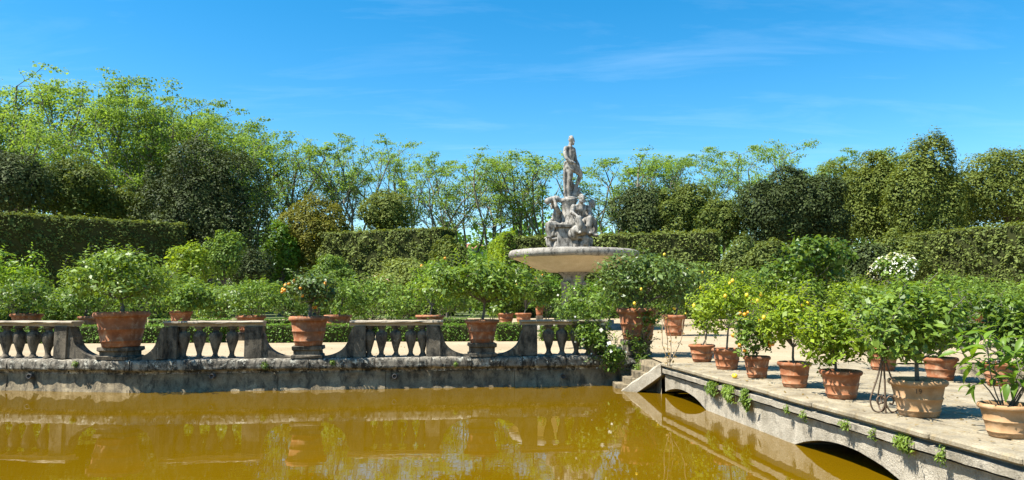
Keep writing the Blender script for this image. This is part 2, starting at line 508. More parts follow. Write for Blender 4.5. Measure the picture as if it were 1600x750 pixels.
# ---------------------------------------------------------------- moat wall
mw = empty('moat_wall', (-3, wall_y(-3), WATER))
tag(mw, 'weathered stone retaining wall rising from the yellow water below the balustrade', 'wall')
def to_local(o, me):
    me.transform(Matrix.Translation(-o.location)); return me
def strip_mesh(name, prof, line, noise_amt=0.0, seed=0, sub=0.25):
    """a cross-section (t inward, z) swept along a plan polyline"""
    r = np.random.default_rng(seed)
    pts = []
    for (x0, y0), (x1, y1) in zip(line, line[1:]):
        n = max(1, int(math.hypot(x1 - x0, y1 - y0) / sub))
        pts += [(x0 + (x1 - x0) * k / n, y0 + (y1 - y0) * k / n) for k in range(n)]
    pts.append(line[-1]); pts = np.array(pts)
    d = np.gradient(pts, axis=0); d = unit(d); nrm = np.stack([-d[:, 1], d[:, 0]], 1)
    m_, k_ = len(pts), len(prof)
    V = np.zeros((m_, k_, 3))
    for j, (t_, z_) in enumerate(prof):
        a = r.normal(0, noise_amt, m_) if noise_amt else 0
        V[:, j, :2] = pts + nrm * (np.array([t_] * m_) + a)[:, None]
        V[:, j, 2] = z_ + (r.normal(0, noise_amt * 0.6, m_) if noise_amt else 0)
    i = np.arange(m_ - 1)[:, None] * k_; j = np.arange(k_ - 1)[None, :]
    Q = np.stack([i + j, i + k_ + j, i + k_ + j + 1, i + j + 1], -1).reshape(-1, 4)
    return mesh_np(name, V.reshape(-1, 3), Q)
obj('mortar_backing', to_local(mw, strip_mesh('mortar_backing', [(0.12, -1.7), (0.12, -0.30), (0.8, -0.295)], WL, 0.0, 3)), 'joint_mortar', mw)
r_ = random.Random(31)
for (x0, y0), (x1, y1) in zip(WL, WL[1:]):
    L = math.hypot(x1 - x0, y1 - y0); s = 0.0; a = np.array([x0, y0]); dv = np.array([x1 - x0, y1 - y0]) / L
    while s < L - 0.1:
        l = r_.uniform(2.2, 3.6)
        if L - s - l < 1.2: l = L - s
        o_ = r_.uniform(-0.008, 0.012)
        ln = [tuple(a + dv * (s + 0.006)), tuple(a + dv * (s + l - 0.006))]
        me = strip_mesh('wall_block', [(0.12, -1.7), (0.01 + o_, -1.7), (0.01 + o_, -0.70), (0.05 + o_, -0.655), (0.06 + o_, -0.34), (0.06 + o_, -0.30), (0.12, -0.29)], ln, 0.011, int(s * 100) + 3, 0.15)
        obj('wall_block', to_local(mw, me), 'wall_stone', mw)
        s += l
obj('wall_face', to_local(mw, strip_mesh('wall_face', [(0, -1.7), (0, -0.04), (0.4, -0.04)], [(3.36, 20.3), (3.66, 18.3)], 0.006, 4)), 'wall_stone', mw)
obj('wall_face', to_local(mw, strip_mesh('wall_face', [(0, -1.7), (0, -0.04), (0.5, -0.04)], [(9.0, 18.25), (40, 20.3), (70, 30)], 0.01, 4)), 'wall_stone', mw)
r_ = random.Random(8)
for (x0, y0), (x1, y1) in zip(WL[1:], WL[2:]):                        # coping blocks
    L = math.hypot(x1 - x0, y1 - y0); a = math.atan2(y1 - y0, x1 - x0); s = 0.0
    while s < L - 0.2:
        l = min(r_.uniform(1.0, 1.7), L - s)
        if L - s - l < 0.5: l = L - s
        jt = r_.uniform(-0.012, 0.012); zt = 0.05 + r_.uniform(-0.012, 0.012)
        n = max(3, int(l / 0.12))
        prof = [(0.9, zt), (0.10, zt), (-0.01, zt - 0.012), (-0.045, zt - 0.05), (-0.05, zt - 0.12), (-0.045, zt - 0.20), (-0.05, zt - 0.25), (0.01, zt - 0.28), (0.05, zt - 0.30), (0.055, zt - 0.36)]
        V = np.zeros((n + 1, len(prof), 3))
        rr = np.random.default_rng(int(s * 1000) + 7)
        for j, (t_, z_) in enumerate(prof):
            V[:, j, 0] = s + 0.006 + np.linspace(0, l - 0.012, n + 1)
            V[:, j, 1] = t_ + jt + rr.normal(0, 0.011, n + 1)
            V[:, j, 2] = z_ + rr.normal(0, 0.007, n + 1)
        kk = len(prof); i = np.arange(n)[:, None] * kk; j = np.arange(kk - 1)[None, :]
        Q = np.stack([i + j, i + j + 1, i + kk + j + 1, i + kk + j], -1).reshape(-1, 4)
        me = mesh_np('coping_block', V.reshape(-1, 3), Q, False)
        me.transform(Matrix.Translation((x0, y0, 0)) @ Matrix.Rotation(a, 4, 'Z'))
        obj('coping_block', to_local(mw, me), 'coping_stone', mw)
        s += l
for px in (47, 332, 617, 880):                                        # drain spouts
    p = wall_pt(px, 0.0, 586)
    zc = 1.55 - (586 - 468) * p[1] / F
    me = lathe_mesh('drain_pipe', [(0.001, 0.04), (0.045, 0.04), (0.045, 0.0), (0.065, 0.0), (0.065, 0.22)], 12)
    me.transform(Matrix.Translation((p[0], p[1] - 0.06, zc)) @ Matrix.Rotation(-PI / 2, 4, 'X'))
    obj('drain_pipe', to_local(mw, me), 'pipe_metal', mw)

# ---------------------------------------------------------------- balustrade bays
bal_prof = [(0.085, 0.0), (0.085, 0.05), (0.062, 0.06), (0.048, 0.12), (0.055, 0.18), (0.085, 0.30), (0.118, 0.44), (0.128, 0.54), (0.128, 0.60),
            (0.112, 0.625), (0.112, 0.645), (0.066, 0.66), (0.06, 0.73), (0.095, 0.75), (0.095, 0.80), (0.001, 0.80)]
bal_meshes = [lathe_mesh('baluster', [(r * 1.18, z * 1.02) for r, z in bal_prof], 10, 0.004, k, square=0.45) for k in range(4)]
def balustrade(px0, px1, bals, piers, label):
    p0 = wall_pt(px0, 0.30, 510); p1 = wall_pt(px1, 0.30, 510)
    a = math.atan2(p1[1] - p0[1], p1[0] - p0[0]); L = float(np.linalg.norm(p1 - p0))
    o = empty('balustrade', (p0[0], p0[1], 0.05), a)
    tag(o, label, 'balustrade', 'stone balustrade bays along the moat')
    sl = lambda px: float(np.dot(wall_pt(px, 0.30, 530) - p0, (p1 - p0) / L))
    # moulded handrail
    prof = [(-0.25, 0.905), (-0.25, 0.935), (-0.225, 0.95), (0.225, 0.95), (0.25, 0.935), (0.25, 0.905), (0.15, 0.885), (0.13, 0.815), (-0.13, 0.815), (-0.15, 0.885)]
    n = max(4, int(L / 0.2)); rr = np.random.default_rng(abs(int(px0)) + 3)
    V = np.zeros((n + 1, len(prof), 3))
    for j, (t_, z_) in enumerate(prof):
        V[:, j, 0] = np.linspace(0, L, n + 1); V[:, j, 1] = t_ + rr.normal(0, 0.004, n + 1); V[:, j, 2] = z_ + rr.normal(0, 0.004, n + 1)
    kk = len(prof)
    bm = bmesh.new(); vs_ = [bm.verts.new(v) for v in V.reshape(-1, 3)]
    for i in range(n):
        for j in range(kk):
            j2 = (j + 1) % kk
            bm.faces.new((vs_[i * kk + j], vs_[i * kk + j2], vs_[(i + 1) * kk + j2], vs_[(i + 1) * kk + j]))
    bm.faces.new(vs_[:kk]); bm.faces.new(vs_[-kk:])
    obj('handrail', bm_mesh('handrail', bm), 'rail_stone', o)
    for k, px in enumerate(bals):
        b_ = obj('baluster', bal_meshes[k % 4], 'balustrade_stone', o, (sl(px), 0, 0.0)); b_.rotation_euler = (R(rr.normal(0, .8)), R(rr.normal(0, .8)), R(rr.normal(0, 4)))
    for k, (a0, a1) in enumerate(piers):
        s0, s1 = sl(a0), sl(a1)
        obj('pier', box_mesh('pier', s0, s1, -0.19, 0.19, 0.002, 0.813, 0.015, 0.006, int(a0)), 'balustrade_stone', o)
    return o
balustrade(-160, 122, [-130, -106, -83, -60, -13, 10, 32, 53, 76], [(-158, -142), (-46, -28), (92, 112)], 'stone balustrade bay at the far left edge, left of the widest terracotta pot')
balustrade(259, 414, [288, 312, 337, 363], [(262, 280), (384, 412)], 'stone balustrade bay between the widest pot and the pot with orange fruit')
balustrade(547, 692, [577, 596, 619, 642, 661], [(554, 572), (666, 688)], 'stone balustrade bay right of the pot with orange fruit')
balustrade(813, 946, [857, 878, 900, 919], [(817, 838), (929, 944)], 'stone balustrade bay partly overgrown by the white climbing rose')

def plinth(px, wpx, left_px, right_px, ztop, label):
    c = wall_pt(px, 0.32, 545)
    a = wall_ang(c[0])
    o = empty('pot_plinth', (c[0], c[1], 0.05), a)
    tag(o, label, 'plinth', 'stone plinths between the balustrade bays')
    hw = wpx * 0.5 * pxm(c[1])
    bm = bmesh.new()
    def ring(z, g):
        return [bm.verts.new((sx * (hw + g), sy * (0.30 + g), z)) for sx, sy in ((-1, -1), (1, -1), (1, 1), (-1, 1))]
    zt = ztop - 0.05
    rings = [ring(0.001, 0.05), ring(0.08, 0.05), ring(0.10, 0.0), ring(zt - 0.12, 0.0), ring(zt - 0.09, 0.045), ring(zt - 0.01, 0.045), ring(zt, 0.03)]
    for r0, r1 in zip(rings, rings[1:]):
        for i in range(4): bm.faces.new((r0[i], r0[(i + 1) % 4], r1[(i + 1) % 4], r1[i]))
    bm.faces.new(rings[-1]); bm.faces.new(rings[0][::-1])
    rr = random.Random(px)
    for v in bm.verts: v.co += Vector((rr.uniform(-.012, .012), rr.uniform(-.012, .012), rr.uniform(-.006, .006) if v.co.z > 0.05 else 0))
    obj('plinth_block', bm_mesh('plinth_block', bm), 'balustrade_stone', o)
    for side, ppx in ((-1, left_px), (1, right_px)):
        if ppx is None: continue
        q = wall_pt(ppx, 0.30, 530)
        L = abs(float(np.dot((q - c)[:2], (math.cos(a), math.sin(a))))) - hw - 0.01
        bm = bmesh.new(); K = 9
        top = []
        for k in range(K + 1):
            an = k / K * PI / 2
            top.append((L * (1 - math.cos(an)), 0.03 + 0.52 * (1 - math.sin(an))))
        fr, bk = [], []
        for (s, z) in top:
            X = side * (hw + L - s)
            fr.append((bm.verts.new((X, -0.17, z)), bm.verts.new((X, -0.17, 0.001))))
            bk.append((bm.verts.new((X, 0.17, z)), bm.verts.new((X, 0.17, 0.001))))
        for k in range(K):
            bm.faces.new((fr[k][0], fr[k + 1][0], fr[k + 1][1], fr[k][1])); bm.faces.new((bk[k][0], bk[k][1], bk[k + 1][1], bk[k + 1][0]))
            bm.faces.new((fr[k][0], bk[k][0], bk[k + 1][0], fr[k + 1][0]))
        bm.faces.new((fr[0][0], fr[0][1], bk[0][1], bk[0][0]))
        obj('scroll_wing', bm_mesh('scroll_wing', bm), 'balustrade_stone', o)
        # the flare of the pier above the wing
        X0 = side * (hw + L)
        bm = bmesh.new()
        f_ = [(X0 + side * 0.11, 0.80), (X0, 0.555), (X0, 0.02), (X0 + side * 0.16, 0.02), (X0 + side * 0.16, 0.80)]
        A = [bm.verts.new((x, -0.16, z)) for x, z in f_]; B = [bm.verts.new((x, 0.16, z)) for x, z in f_]
        bm.faces.new(A); bm.faces.new(B[::-1])
        for i in range(5): bm.faces.new((A[i], A[(i + 1) % 5], B[(i + 1) % 5], B[i]))
        obj('wing_shoulder', bm_mesh('wing_shoulder', bm), 'balustrade_stone', o)
    return c
PL1 = plinth(189, 46, 120, 258, 0.36, 'dark stone plinth under the widest terracotta pot on the left')
PL2 = plinth(482, 40, 414, 546, 0.36, 'mossy stone plinth under the terracotta pot with orange fruit')
PL3 = plinth(753, 37, 692, 814, 0.40, 'stone plinth under the smallest pot of the balustrade line')
PL4 = plinth(994, 34, 946, None, 0.45, 'ivy grown stone plinth under the stacked looking pot beside the steps')

# ---------------------------------------------------------------- causeway with arches
cw = empty('stone_causeway', (6.5, 10.0, 0.0))
tag(cw, 'flagstone causeway on low stone arches crossing the yellow water at right', 'causeway')
EA, EB = np.array([3.62, 18.2]), np.array([5.72, 1.0])        # left edge of the paving
FA, FB = np.array([3.72, 18.2]), np.array([6.05, 1.0])        # left wall face
def lerp(a, b, f): return a + (b - a) * f
def edge_x(y): return float(np.interp(y, [1.0, 18.2], [EB[0], EA[0]]))
def face_x(y): return edge_x(y) + float(np.interp(y, [1.0, 18.2], [0.17, 0.11]))
XR = 9.2
ys = np.linspace(18.2, 1.0, 140)
arches = [(18.55, 15.5), (12.15, 9.1), (5.6, 2.6)]
def low(y):
    for a0, a1 in arches:
        if a1 < y < a0:
            c_ = (a0 + a1) / 2; hw_ = (a0 - a1) / 2; rise = 0.31
            Rr = (hw_ ** 2 + rise ** 2) / (2 * rise)
            return -0.81 + rise - Rr + math.sqrt(max(0, Rr ** 2 - (y - c_) ** 2))
    return -1.7
bm = bmesh.new(); cols = []
rr = random.Random(4)
for y in ys:
    x = face_x(y) + rr.uniform(-.006, .006); z = low(y)
    cols.append([bm.verts.new((x, y, -0.27)), bm.verts.new((x, y, z)), bm.verts.new((XR, y, z)), bm.verts.new((XR, y, -0.27))])
for c0, c1 in zip(cols, cols[1:]):
    for k in range(3): bm.faces.new((c0[k], c1[k], c1[k + 1], c0[k + 1]))
bm.faces.new(cols[0])
obj('arch_wall', to_local(cw, bm_mesh('arch_wall', bm)), 'bridge_stone', cw)
bm = bmesh.new(); cols = []
for y in np.linspace(18.22, 1.0, 90):
    x = lerp(edge_x(y), face_x(y), 0.4) + rr.uniform(-.008, .008)
    g_ = face_x(y) + .01
    cols.append([bm.verts.new((XR, y, -0.07)), bm.verts.new((g_, y, -0.07)), bm.verts.new((g_, y, -0.115)), bm.verts.new((x - .02, y, -0.13 + rr.uniform(-.006, .006))), bm.verts.new((x - .01, y, -0.225 + rr.uniform(-.006, .006))), bm.verts.new((XR, y, -0.25))])
for c0, c1 in zip(cols, cols[1:]):
    for k in range(5): bm.faces.new((c0[k], c1[k], c1[k + 1], c0[k + 1]))
bm.faces.new(cols[0])
obj('string_course', to_local(cw, bm_mesh('string_course', bm)), 'bridge_stone', cw)
obj('mortar_bed', to_local(cw, poly_prism('mortar_bed', [(edge_x(1.0) + 0.06, 1.02), (XR - .02, 1.02), (XR - .02, 18.2), (edge_x(18.2) + 0.06, 18.2)], -0.068, 0.004)), 'joint_mortar', cw)
r_ = random.Random(21)
rows = [0.0, 0.62, 1.45, 2.3, 3.1, 4.0, 4.9, 5.7]
for ri in range(len(rows) - 1):
    y = 18.2 + (0.0 if ri % 2 else 0.0)
    first = True
    while y > 1.2:
        l = r_.uniform(0.8, 1.5) if ri else r_.uniform(1.0, 1.6)
        if first: l *= r_.uniform(0.5, 1.0); first = False
        y2 = max(1.05, y - l)
        q = []
        for yy in (y2 + 0.011, y - 0.011):
            x0 = edge_x(yy) + rows[ri] + (0.011 if ri else r_.uniform(-.022, .022)); x1 = edge_x(yy) + rows[ri + 1] - 0.011
            q.append((min(x0, XR - 0.03), yy)); q.append((min(x1, XR), yy))
        if q[0][0] < XR - 0.05:
            zt = 0.022 + r_.uniform(-0.005, 0.006)
            pts = [q[0], q[1], q[3], q[2]]
            me = poly_prism('paving_slab', pts, -0.066 if ri == 0 else -0.02, zt, 0.012 if ri else 0.022)
            obj('edge_slab' if ri == 0 else 'paving_slab', to_local(cw, me), 'paving_stone', cw)
        y = y2
# stairs and sloping parapet beside the causeway corner
st_o = empty('water_steps', (3.2, 19.4, WATER))
tag(st_o, 'small stone steps with a sloping parapet going down to the water beside the causeway', 'steps')
u0 = np.array([3.66, 18.22]); u1 = np.array([2.76, 18.98]); d_ = unit((u1 - u0)[None])[0]; n_ = np.array([d_[1], -d_[0]])
if n_[1] < 0: n_ = -n_
Lr = float(np.linalg.norm(u1 - u0))
bm = bmesh.new()
K = 10; ra = []
rr = random.Random(2)
for k in range(K + 1):
    f = k / K; c_ = u0 + d_ * (Lr * f + 0.06 * f)
    zt = 0.03 - 0.83 * f ** 1.05; zb = zt - 0.34
    ra.append([bm.verts.new((*(c_ + n_ * a_), z_ + rr.uniform(-.022, .022))) for a_, z_ in ((-0.06, zb), (-0.06, zt - 0.05), (0.0, zt), (0.36, zt), (0.40, zt - 0.05), (0.40, zb))])
for a_, b_ in zip(ra, ra[1:]):
    for k in range(6): bm.faces.new((a_[k], b_[k], b_[(k + 1) % 6], a_[(k + 1) % 6]))
bm.faces.new(ra[0]); bm.faces.new(ra[-1][::-1])
obj('sloping_parapet', to_local(st_o, bm_mesh('sloping_parapet', bm)), 'bridge_stone', st_o)
for k, (xa, z_) in enumerate([(3.52, -0.14), (3.28, -0.30), (3.04, -0.46), (2.80, -0.62)]):
    me = poly_prism('step', [(xa - 0.12, 19.0 + 0.25 * k * 0.6), (3.62, 18.75), (3.55, 20.1), (xa - 0.12, 20.12)], -1.2 - 0.01 * k, z_, 0.015)
    obj('step', to_local(st_o, me), 'wall_stone', st_o)

# ---------------------------------------------------------------- fountain
FD = 40.0
fc = at(896, 420, FD)
fx = float(fc[0])
def fz(y): return float(at(896, y, FD)[2])
fo = empty('fountain', (fx, FD, 0))
tag(fo, 'tall stone fountain with a wide round bowl carrying a standing statue group', 'fountain')
k_ = pxm(FD)
obj('base_step', lathe_mesh('base_step', [(2.6, 0.001), (2.6, 0.22), (2.15, 0.23), (2.15, 0.45), (0.01, 0.46)], 32), 'rim_stone', fo)
obj('pedestal', lathe_mesh('pedestal', [(0.92, 0.46), (0.92, 0.7), (0.74, 0.8), (0.66, 1.0), (0.64, fz(446)), (0.70, fz(444)), (0.70, fz(441)), (0.56, fz(439)), (0.56, fz(434)), (0.66, fz(430)), (0.80, fz(427)), (0.86, fz(424))], 28, 0.0, 0, 0.3), 'rim_stone', fo)
rim_r = 101 * k_
zr = fz(398.5)
bo_ = obj('bowl', lathe_mesh('bowl', [(0.86, fz(425.5)), (1.45, fz(425)), (1.75, fz(422.8)), (2.2, fz(418)), (2.65, fz(411.8)), (3.05, fz(407)), (rim_r - 0.17, fz(404.3))], 72), 'bowl_stone', fo)
tor = []
for k in range(13):
    an = -PI * 0.62 + k / 12 * PI * 1.25
    tor.append((rim_r - 0.18 + 0.20 * math.cos(an), zr + 0.215 * math.sin(an)))
tor += [(rim_r - 0.5, zr - 0.1), (2.4, zr - 0.32), (0.01, zr - 0.45)]
obj('bowl_rim', lathe_mesh('bowl_rim', tor, 72, 0.006, 3), 'rim_stone', bo_)
bw = bmesh.new(); bmesh.ops.create_circle(bw, cap_ends=True, radius=2.85, segments=40)
obj('basin_water', bm_mesh('basin_water', bw), 'pond_water', bo_, (0, 0, zr - 0.16))

def ellipsoid(bm, c, r, rot=(0, 0, 0)):
    ret = bmesh.ops.create_icosphere(bm, subdivisions=3, radius=1.0)
    from mathutils import Euler
    mt = Matrix.Translation(c) @ Euler(rot).to_matrix().to_4x4() @ Matrix.Diagonal((r[0], r[1], r[2], 1))
    bmesh.ops.transform(bm, matrix=mt, verts=ret['verts'])
def capsule(bm, p0, p1, r0, r1):
    p0, p1 = np.array(p0, float), np.array(p1, float)
    d = p1 - p0; L = np.linalg.norm(d); d = d / L
    u, v = frame_of(d); rings = []
    S = 12
    for k in range(5):
        an = -PI / 2 + k / 4 * PI / 2 * 0.98 + 0.02; rings.append((p0 + d * r0 * math.sin(an), r0 * math.cos(an)))
    for k in range(5):
        an = k / 4 * PI / 2 * 0.98; rings.append((p1 + d * r1 * math.sin(an), r1 * math.cos(an)))
    vs_ = [[bm.verts.new(c + (u * math.cos(a) + v * math.sin(a)) * r) for a in np.arange(S) * 2 * PI / S] for c, r in rings]
    for a, b_ in zip(vs_, vs_[1:]):
        for i in range(S): bm.faces.new((a[i], a[(i + 1) % S], b_[(i + 1) % S], b_[i]))
    bm.faces.new(vs_[0][::-1]); bm.faces.new(vs_[-1])
def chain(bm, pts, rs):
    for i in range(len(pts) - 1): capsule(bm, pts[i], pts[i + 1], rs[i], rs[i + 1])
def sculpt(name, bm, voxel=0.035, smooth=2):
    """fuse overlapping forms into one continuous carved surface"""
    bmesh.ops.recalc_face_normals(bm, faces=bm.faces)
    me = bpy.data.meshes.new('tmp'); bm.to_mesh(me); bm.free()
    o = bpy.data.objects.new('tmp', me); C.objects.link(o)
    md = o.modifiers.new('r', 'REMESH'); md.mode = 'VOXEL'; md.voxel_size = voxel
    ms = o.modifiers.new('s', 'SMOOTH'); ms.iterations = smooth; ms.factor = 0.5
    dg = bpy.context.evaluated_depsgraph_get()
    out = bpy.data.meshes.new_from_object(o.evaluated_get(dg))
    out.name = name
    bpy.data.objects.remove(o); bpy.data.meshes.remove(me)
    out.polygons.foreach_set('use_smooth', np.ones(len(out.polygons), dtype=bool))
    return out
def hand(bm, w, d, s=0.1):
    w = np.array(w, float); d = unit(np.array([d], float))[0]; u, v = frame_of(d)
    ellipsoid(bm, w + d * s * 0.6, (s * 0.55, s * 0.45, s * 0.6))
    for k, l in ((-1.5, .8), (-.5, 1.0), (.5, .95), (1.5, .75)):
        b0 = w + d * s * 1.0 + u * k * s * 0.24; b1 = b0 + d * s * 0.55 * l - v * s * 0.12
        capsule(bm, b0, b1, s * 0.15, s * 0.14); capsule(bm, b1, b1 + d * s * 0.35 * l - v * s * 0.3, s * 0.14, s * 0.11)
    capsule(bm, w + d * s * 0.4 - u * s * 0.45, w + d * s * 0.95 - u * s * 0.85, s * 0.17, s * 0.13)
def head(bm, c, s, yaw, beard=True, hair=True):
    """head of half height s, face towards yaw (0 = +x)"""
    c = np.array(c, float); f = np.array([math.cos(yaw), math.sin(yaw), 0]); l = np.array([-f[1], f[0], 0]); z = np.array([0, 0, 1.0])
    ellipsoid(bm, c + z * s * .15, (s * .78, s * .70, s * .85), (0, 0, yaw))
    ellipsoid(bm, c + f * s * .28 - z * s * .42, (s * .48, s * .5, s * .5), (0, 0, yaw))
    capsule(bm, c + f * s * .78 + z * s * .12, c + f * s * .92 - z * s * .22, s * .10, s * .16)
    for k in (-1, 1):
        ellipsoid(bm, c + f * s * .62 + l * s * .34 * k + z * s * .2, (s * .2, s * .2, s * .10), (0, 0, yaw))
        ellipsoid(bm, c + l * s * .72 * k - z * s * .02, (s * .16, s * .09, s * .24), (0, 0, yaw))
    if beard:
        for k in range(7):
            a = (k - 3) * 0.3
            ellipsoid(bm, c + f * s * (.62 - abs(a) * .2) + l * s * a * .8 - z * s * (.85 - .25 * abs(a)), (s * .2, s * .2, s * .34))
    if hair:
        rr = random.Random(3)
        for k in range(26):
            a = rr.uniform(0, 2 * PI); e = rr.uniform(0.0, 1.45)
            q = np.array([math.cos(a) * math.cos(e), math.sin(a) * math.cos(e), math.sin(e)])
            if np.dot(q, f) > 0.55 and e < 0.7: continue
            ellipsoid(bm, c + z * s * .18 + q * np.array([s * .78, s * .74, s * .82]), (s * .2, s * .2, s * .17))
# standing figure, 3.4 m, weight on one leg, the other foot raised on a dolphin
bm = bmesh.new()
chain(bm, [(0.0, 0, 1.72), (-.02, 0, 1.95), (-.07, 0.02, 2.3), (-.09, .02, 2.58)], [.27, .25, .30, .27])
ellipsoid(bm, (-.02, -.12, 2.52), (.26, .16, .17)); ellipsoid(bm, (-.09, .0, 2.72), (.36, .2, .15))
chain(bm, [(-.07, 0, 2.75), (-.02, -.02, 3.0)], [.13, .115])
head(bm, (.03, -.03, 3.17), .235, R(-25))
chain(bm, [(-.13, 0, 1.70), (-.12, -.06, 1.30), (-.13, -.04, .92), (-.16, .04, .55), (-.15, .02, .12)], [.23, .20, .145, .15, .085])
chain(bm, [(-.16, .06, .07), (-.02, -.12, .05), (.06, -.22, .04)], [.09, .085, .06])
chain(bm, [(.12, -.04, 1.68), (.36, -.22, 1.52), (.54, -.30, 1.32), (.46, -.2, 1.0), (.38, -.08, .66)], [.23, .19, .145, .14, .085])
chain(bm, [(.37, -.06, .6), (.50, -.24, .54), (.56, -.32, .52)], [.09, .085, .06])
chain(bm, [(-.40, .02, 2.68), (-.50, -.02, 2.38), (-.48, -.14, 2.12), (-.30, -.30, 1.93), (-.16, -.36, 1.88)], [.145, .13, .105, .09, .065])
hand(bm, (-.14, -.37, 1.88), (1, -.1, -.2), .10)
chain(bm, [(.26, .02, 2.68), (.40, .06, 2.40), (.44, .0, 2.12), (.46, -.18, 1.90), (.46, -.26, 1.80)], [.145, .125, .10, .085, .06])
hand(bm, (.46, -.27, 1.78), (.1, -.3, -1), .10)
for k in range(5):                                   # cloth swag round the hips and thigh
    o_ = k * 0.075
    chain(bm, [(-.34, -.10 + .02 * k, 1.98 - o_), (-.10, -.30, 1.92 - o_ * 1.3), (.25, -.38, 1.70 - o_ * 1.1), (.60, -.36, 1.44 - o_ * .6)], [.07, .075, .075, .06])
for k in range(6):
    x_ = -.34 + k * .085
    chain(bm, [(x_, .16, 1.95), (x_ - .03 + .02 * k, .2, 1.2), (x_ + .02 * (k % 2), .16, .05)], [.08, .085, .09])
chain(bm, [(.10, .1, .05), (.24, .02, .18), (.40, -.10, .36), (.34, .02, .62), (.18, .12, .86), (.05, .14, 1.1)], [.16, .22, .2, .15, .11, .07])   # dolphin
ellipsoid(bm, (.5, -.2, .30), (.2, .15, .13)); ellipsoid(bm, (0, 0, .02), (.46, .40, .09))
scale_up = (fz(213) - fz(311)) / 3.40
so = obj('standing_figure', sculpt('standing_figure', bm, 0.03, 2), 'marble', fo, (at(892, 300, FD)[0] - fx, -0.05, fz(311)))
so.scale = (scale_up * 0.84, scale_up * 0.9, scale_up); so.rotation_euler = (0, 0, R(38))
so['label'] = 'pale weathered stone statue of a standing bearded man with cloth at the hips'
# column and block carrying it
obj('column', lathe_mesh('column', [(0.56, fz(352)), (0.56, fz(350)), (0.47, fz(348)), (0.43, fz(330)), (0.41, fz(318)), (0.46, fz(316)), (0.50, fz(313)), (0.46, fz(311)), (0.01, fz(310.6))], 20, 0.012, 5), 'marble', fo, (at(889, 330, FD)[0] - fx, 0, 0))
bm = bmesh.new()
for z0, z1, a0, a1 in ((fz(411), fz(386), .78, .72), (fz(386), fz(357), .60, .56), (fz(357), fz(352), .70, .74)):
    q0 = [bm.verts.new((sx * a0, sy * a0, z0)) for sx, sy in ((-1, -1), (1, -1), (1, 1), (-1, 1))]
    q1 = [bm.verts.new((sx * a1, sy * a1, z1)) for sx, sy in ((-1, -1), (1, -1), (1, 1), (-1, 1))]
    for i in range(4): bm.faces.new((q0[i], q0[(i + 1) % 4], q1[(i + 1) % 4], q1[i]))
    bm.faces.new(q1); bm.faces.new(q0[::-1])
obj('statue_block', bm_mesh('statue_block', bm, bevel=0.02), 'marble', fo, (at(887, 370, FD)[0] - fx, 0, 0))
# figures seated round the column, each about 2.3 m tall as seated, pouring from urns
def seated(name, loc, yaw, lean, urn, seed, s=1.0, label=None):
    bm = bmesh.new(); rr = random.Random(seed)
    j = lambda *p: tuple(np.array(p) + np.array([rr.uniform(-.03, .03) for _ in range(3)]))
    # local: faces +x
    chain(bm, [(-.1, 0, .62), (-.08 + lean * .3, 0, .95), (.0 + lean * .8, 0, 1.3), (.0 + lean, 0, 1.48)], [.30, .27, .30, .24])
    ellipsoid(bm, (lean * .9, 0, 1.5), (.2, .40, .16)); ellipsoid(bm, (.12 + lean * .8, 0, 1.34), (.18, .3, .18))
    chain(bm, [(lean, 0, 1.55), (.1 + lean * 1.2, 0, 1.78)], [.14, .12])
    head(bm, (.16 + lean * 1.25, 0, 1.92), .24, 0.1 * (seed % 3 - 1))
    for k in (-1, 1):
        chain(bm, [(-.05, .18 * k, .6), j(.32, .26 * k, .74), j(.62, .30 * k, .82), j(.64, .26 * k, .45), j(.56, .24 * k, .06)], [.25, .21, .16, .15, .09])
        chain(bm, [(.54, .24 * k, .04), (.76, .3 * k, .02)], [.1, .07])
        if urn and k == 1:
            chain(bm, [(lean, .42 * k, 1.5), j(.15 + lean, .6 * k, 1.75), j(.22 + lean, .5 * k, 2.05)], [.15, .12, .08]); hand(bm, (.22 + lean, .5 * k, 2.05), (.1, -.2, 1), .1)
        else:
            chain(bm, [(lean, .42 * k, 1.48), j(.12 + lean, .54 * k, 1.14), j(.42 + lean * .5, .40 * k, .96)], [.15, .12, .08]); hand(bm, (.44 + lean * .5, .38 * k, .95), (1, -.2, -.1), .1)
    if urn:
        chain(bm, [(-.25 + lean, .2, 2.14), (.1 + lean, .26, 2.24), (.42 + lean, .3, 2.18), (.62 + lean, .34, 2.08)], [.12, .2, .17, .19])
    chain(bm, [(-.32, 0, .5), (-.25, .1, .2), (-.2, -.2, .05)], [.28, .36, .4]); ellipsoid(bm, (.05, 0, .22), (.5, .48, .34))
    for k in range(6):
        y_ = -.3 + k * .12
        chain(bm, [(-.1, y_, .78), (.35, y_ * 1.1, .62), (.46, y_ * 1.15, .12)], [.07, .08, .07])
    o = obj(name, sculpt(name, bm, 0.035, 2), 'marble', fo, loc); o.rotation_euler = (0, 0, yaw); o.scale = (s, s, s)
    if label: o['label'] = label
    return o
zb = fz(371)
seated('seated_figure', (at(904, 340, FD)[0] - fx, -0.70, fz(368)), R(-72), 0.10, False, 1, 0.98, 'stone figure crouching at the front of the column, body turned to the viewer')
seated('seated_figure', (at(914, 340, FD)[0] - fx, 0.25, fz(368)), R(-8), 0.22, False, 2, 0.92, 'stone figure crouching on the right of the column')
seated('seated_figure', (at(874, 340, FD)[0] - fx, 0.15, fz(372)), R(188), 0.12, True, 3, 0.95, 'stone figure on the left of the column with an urn on its shoulder')
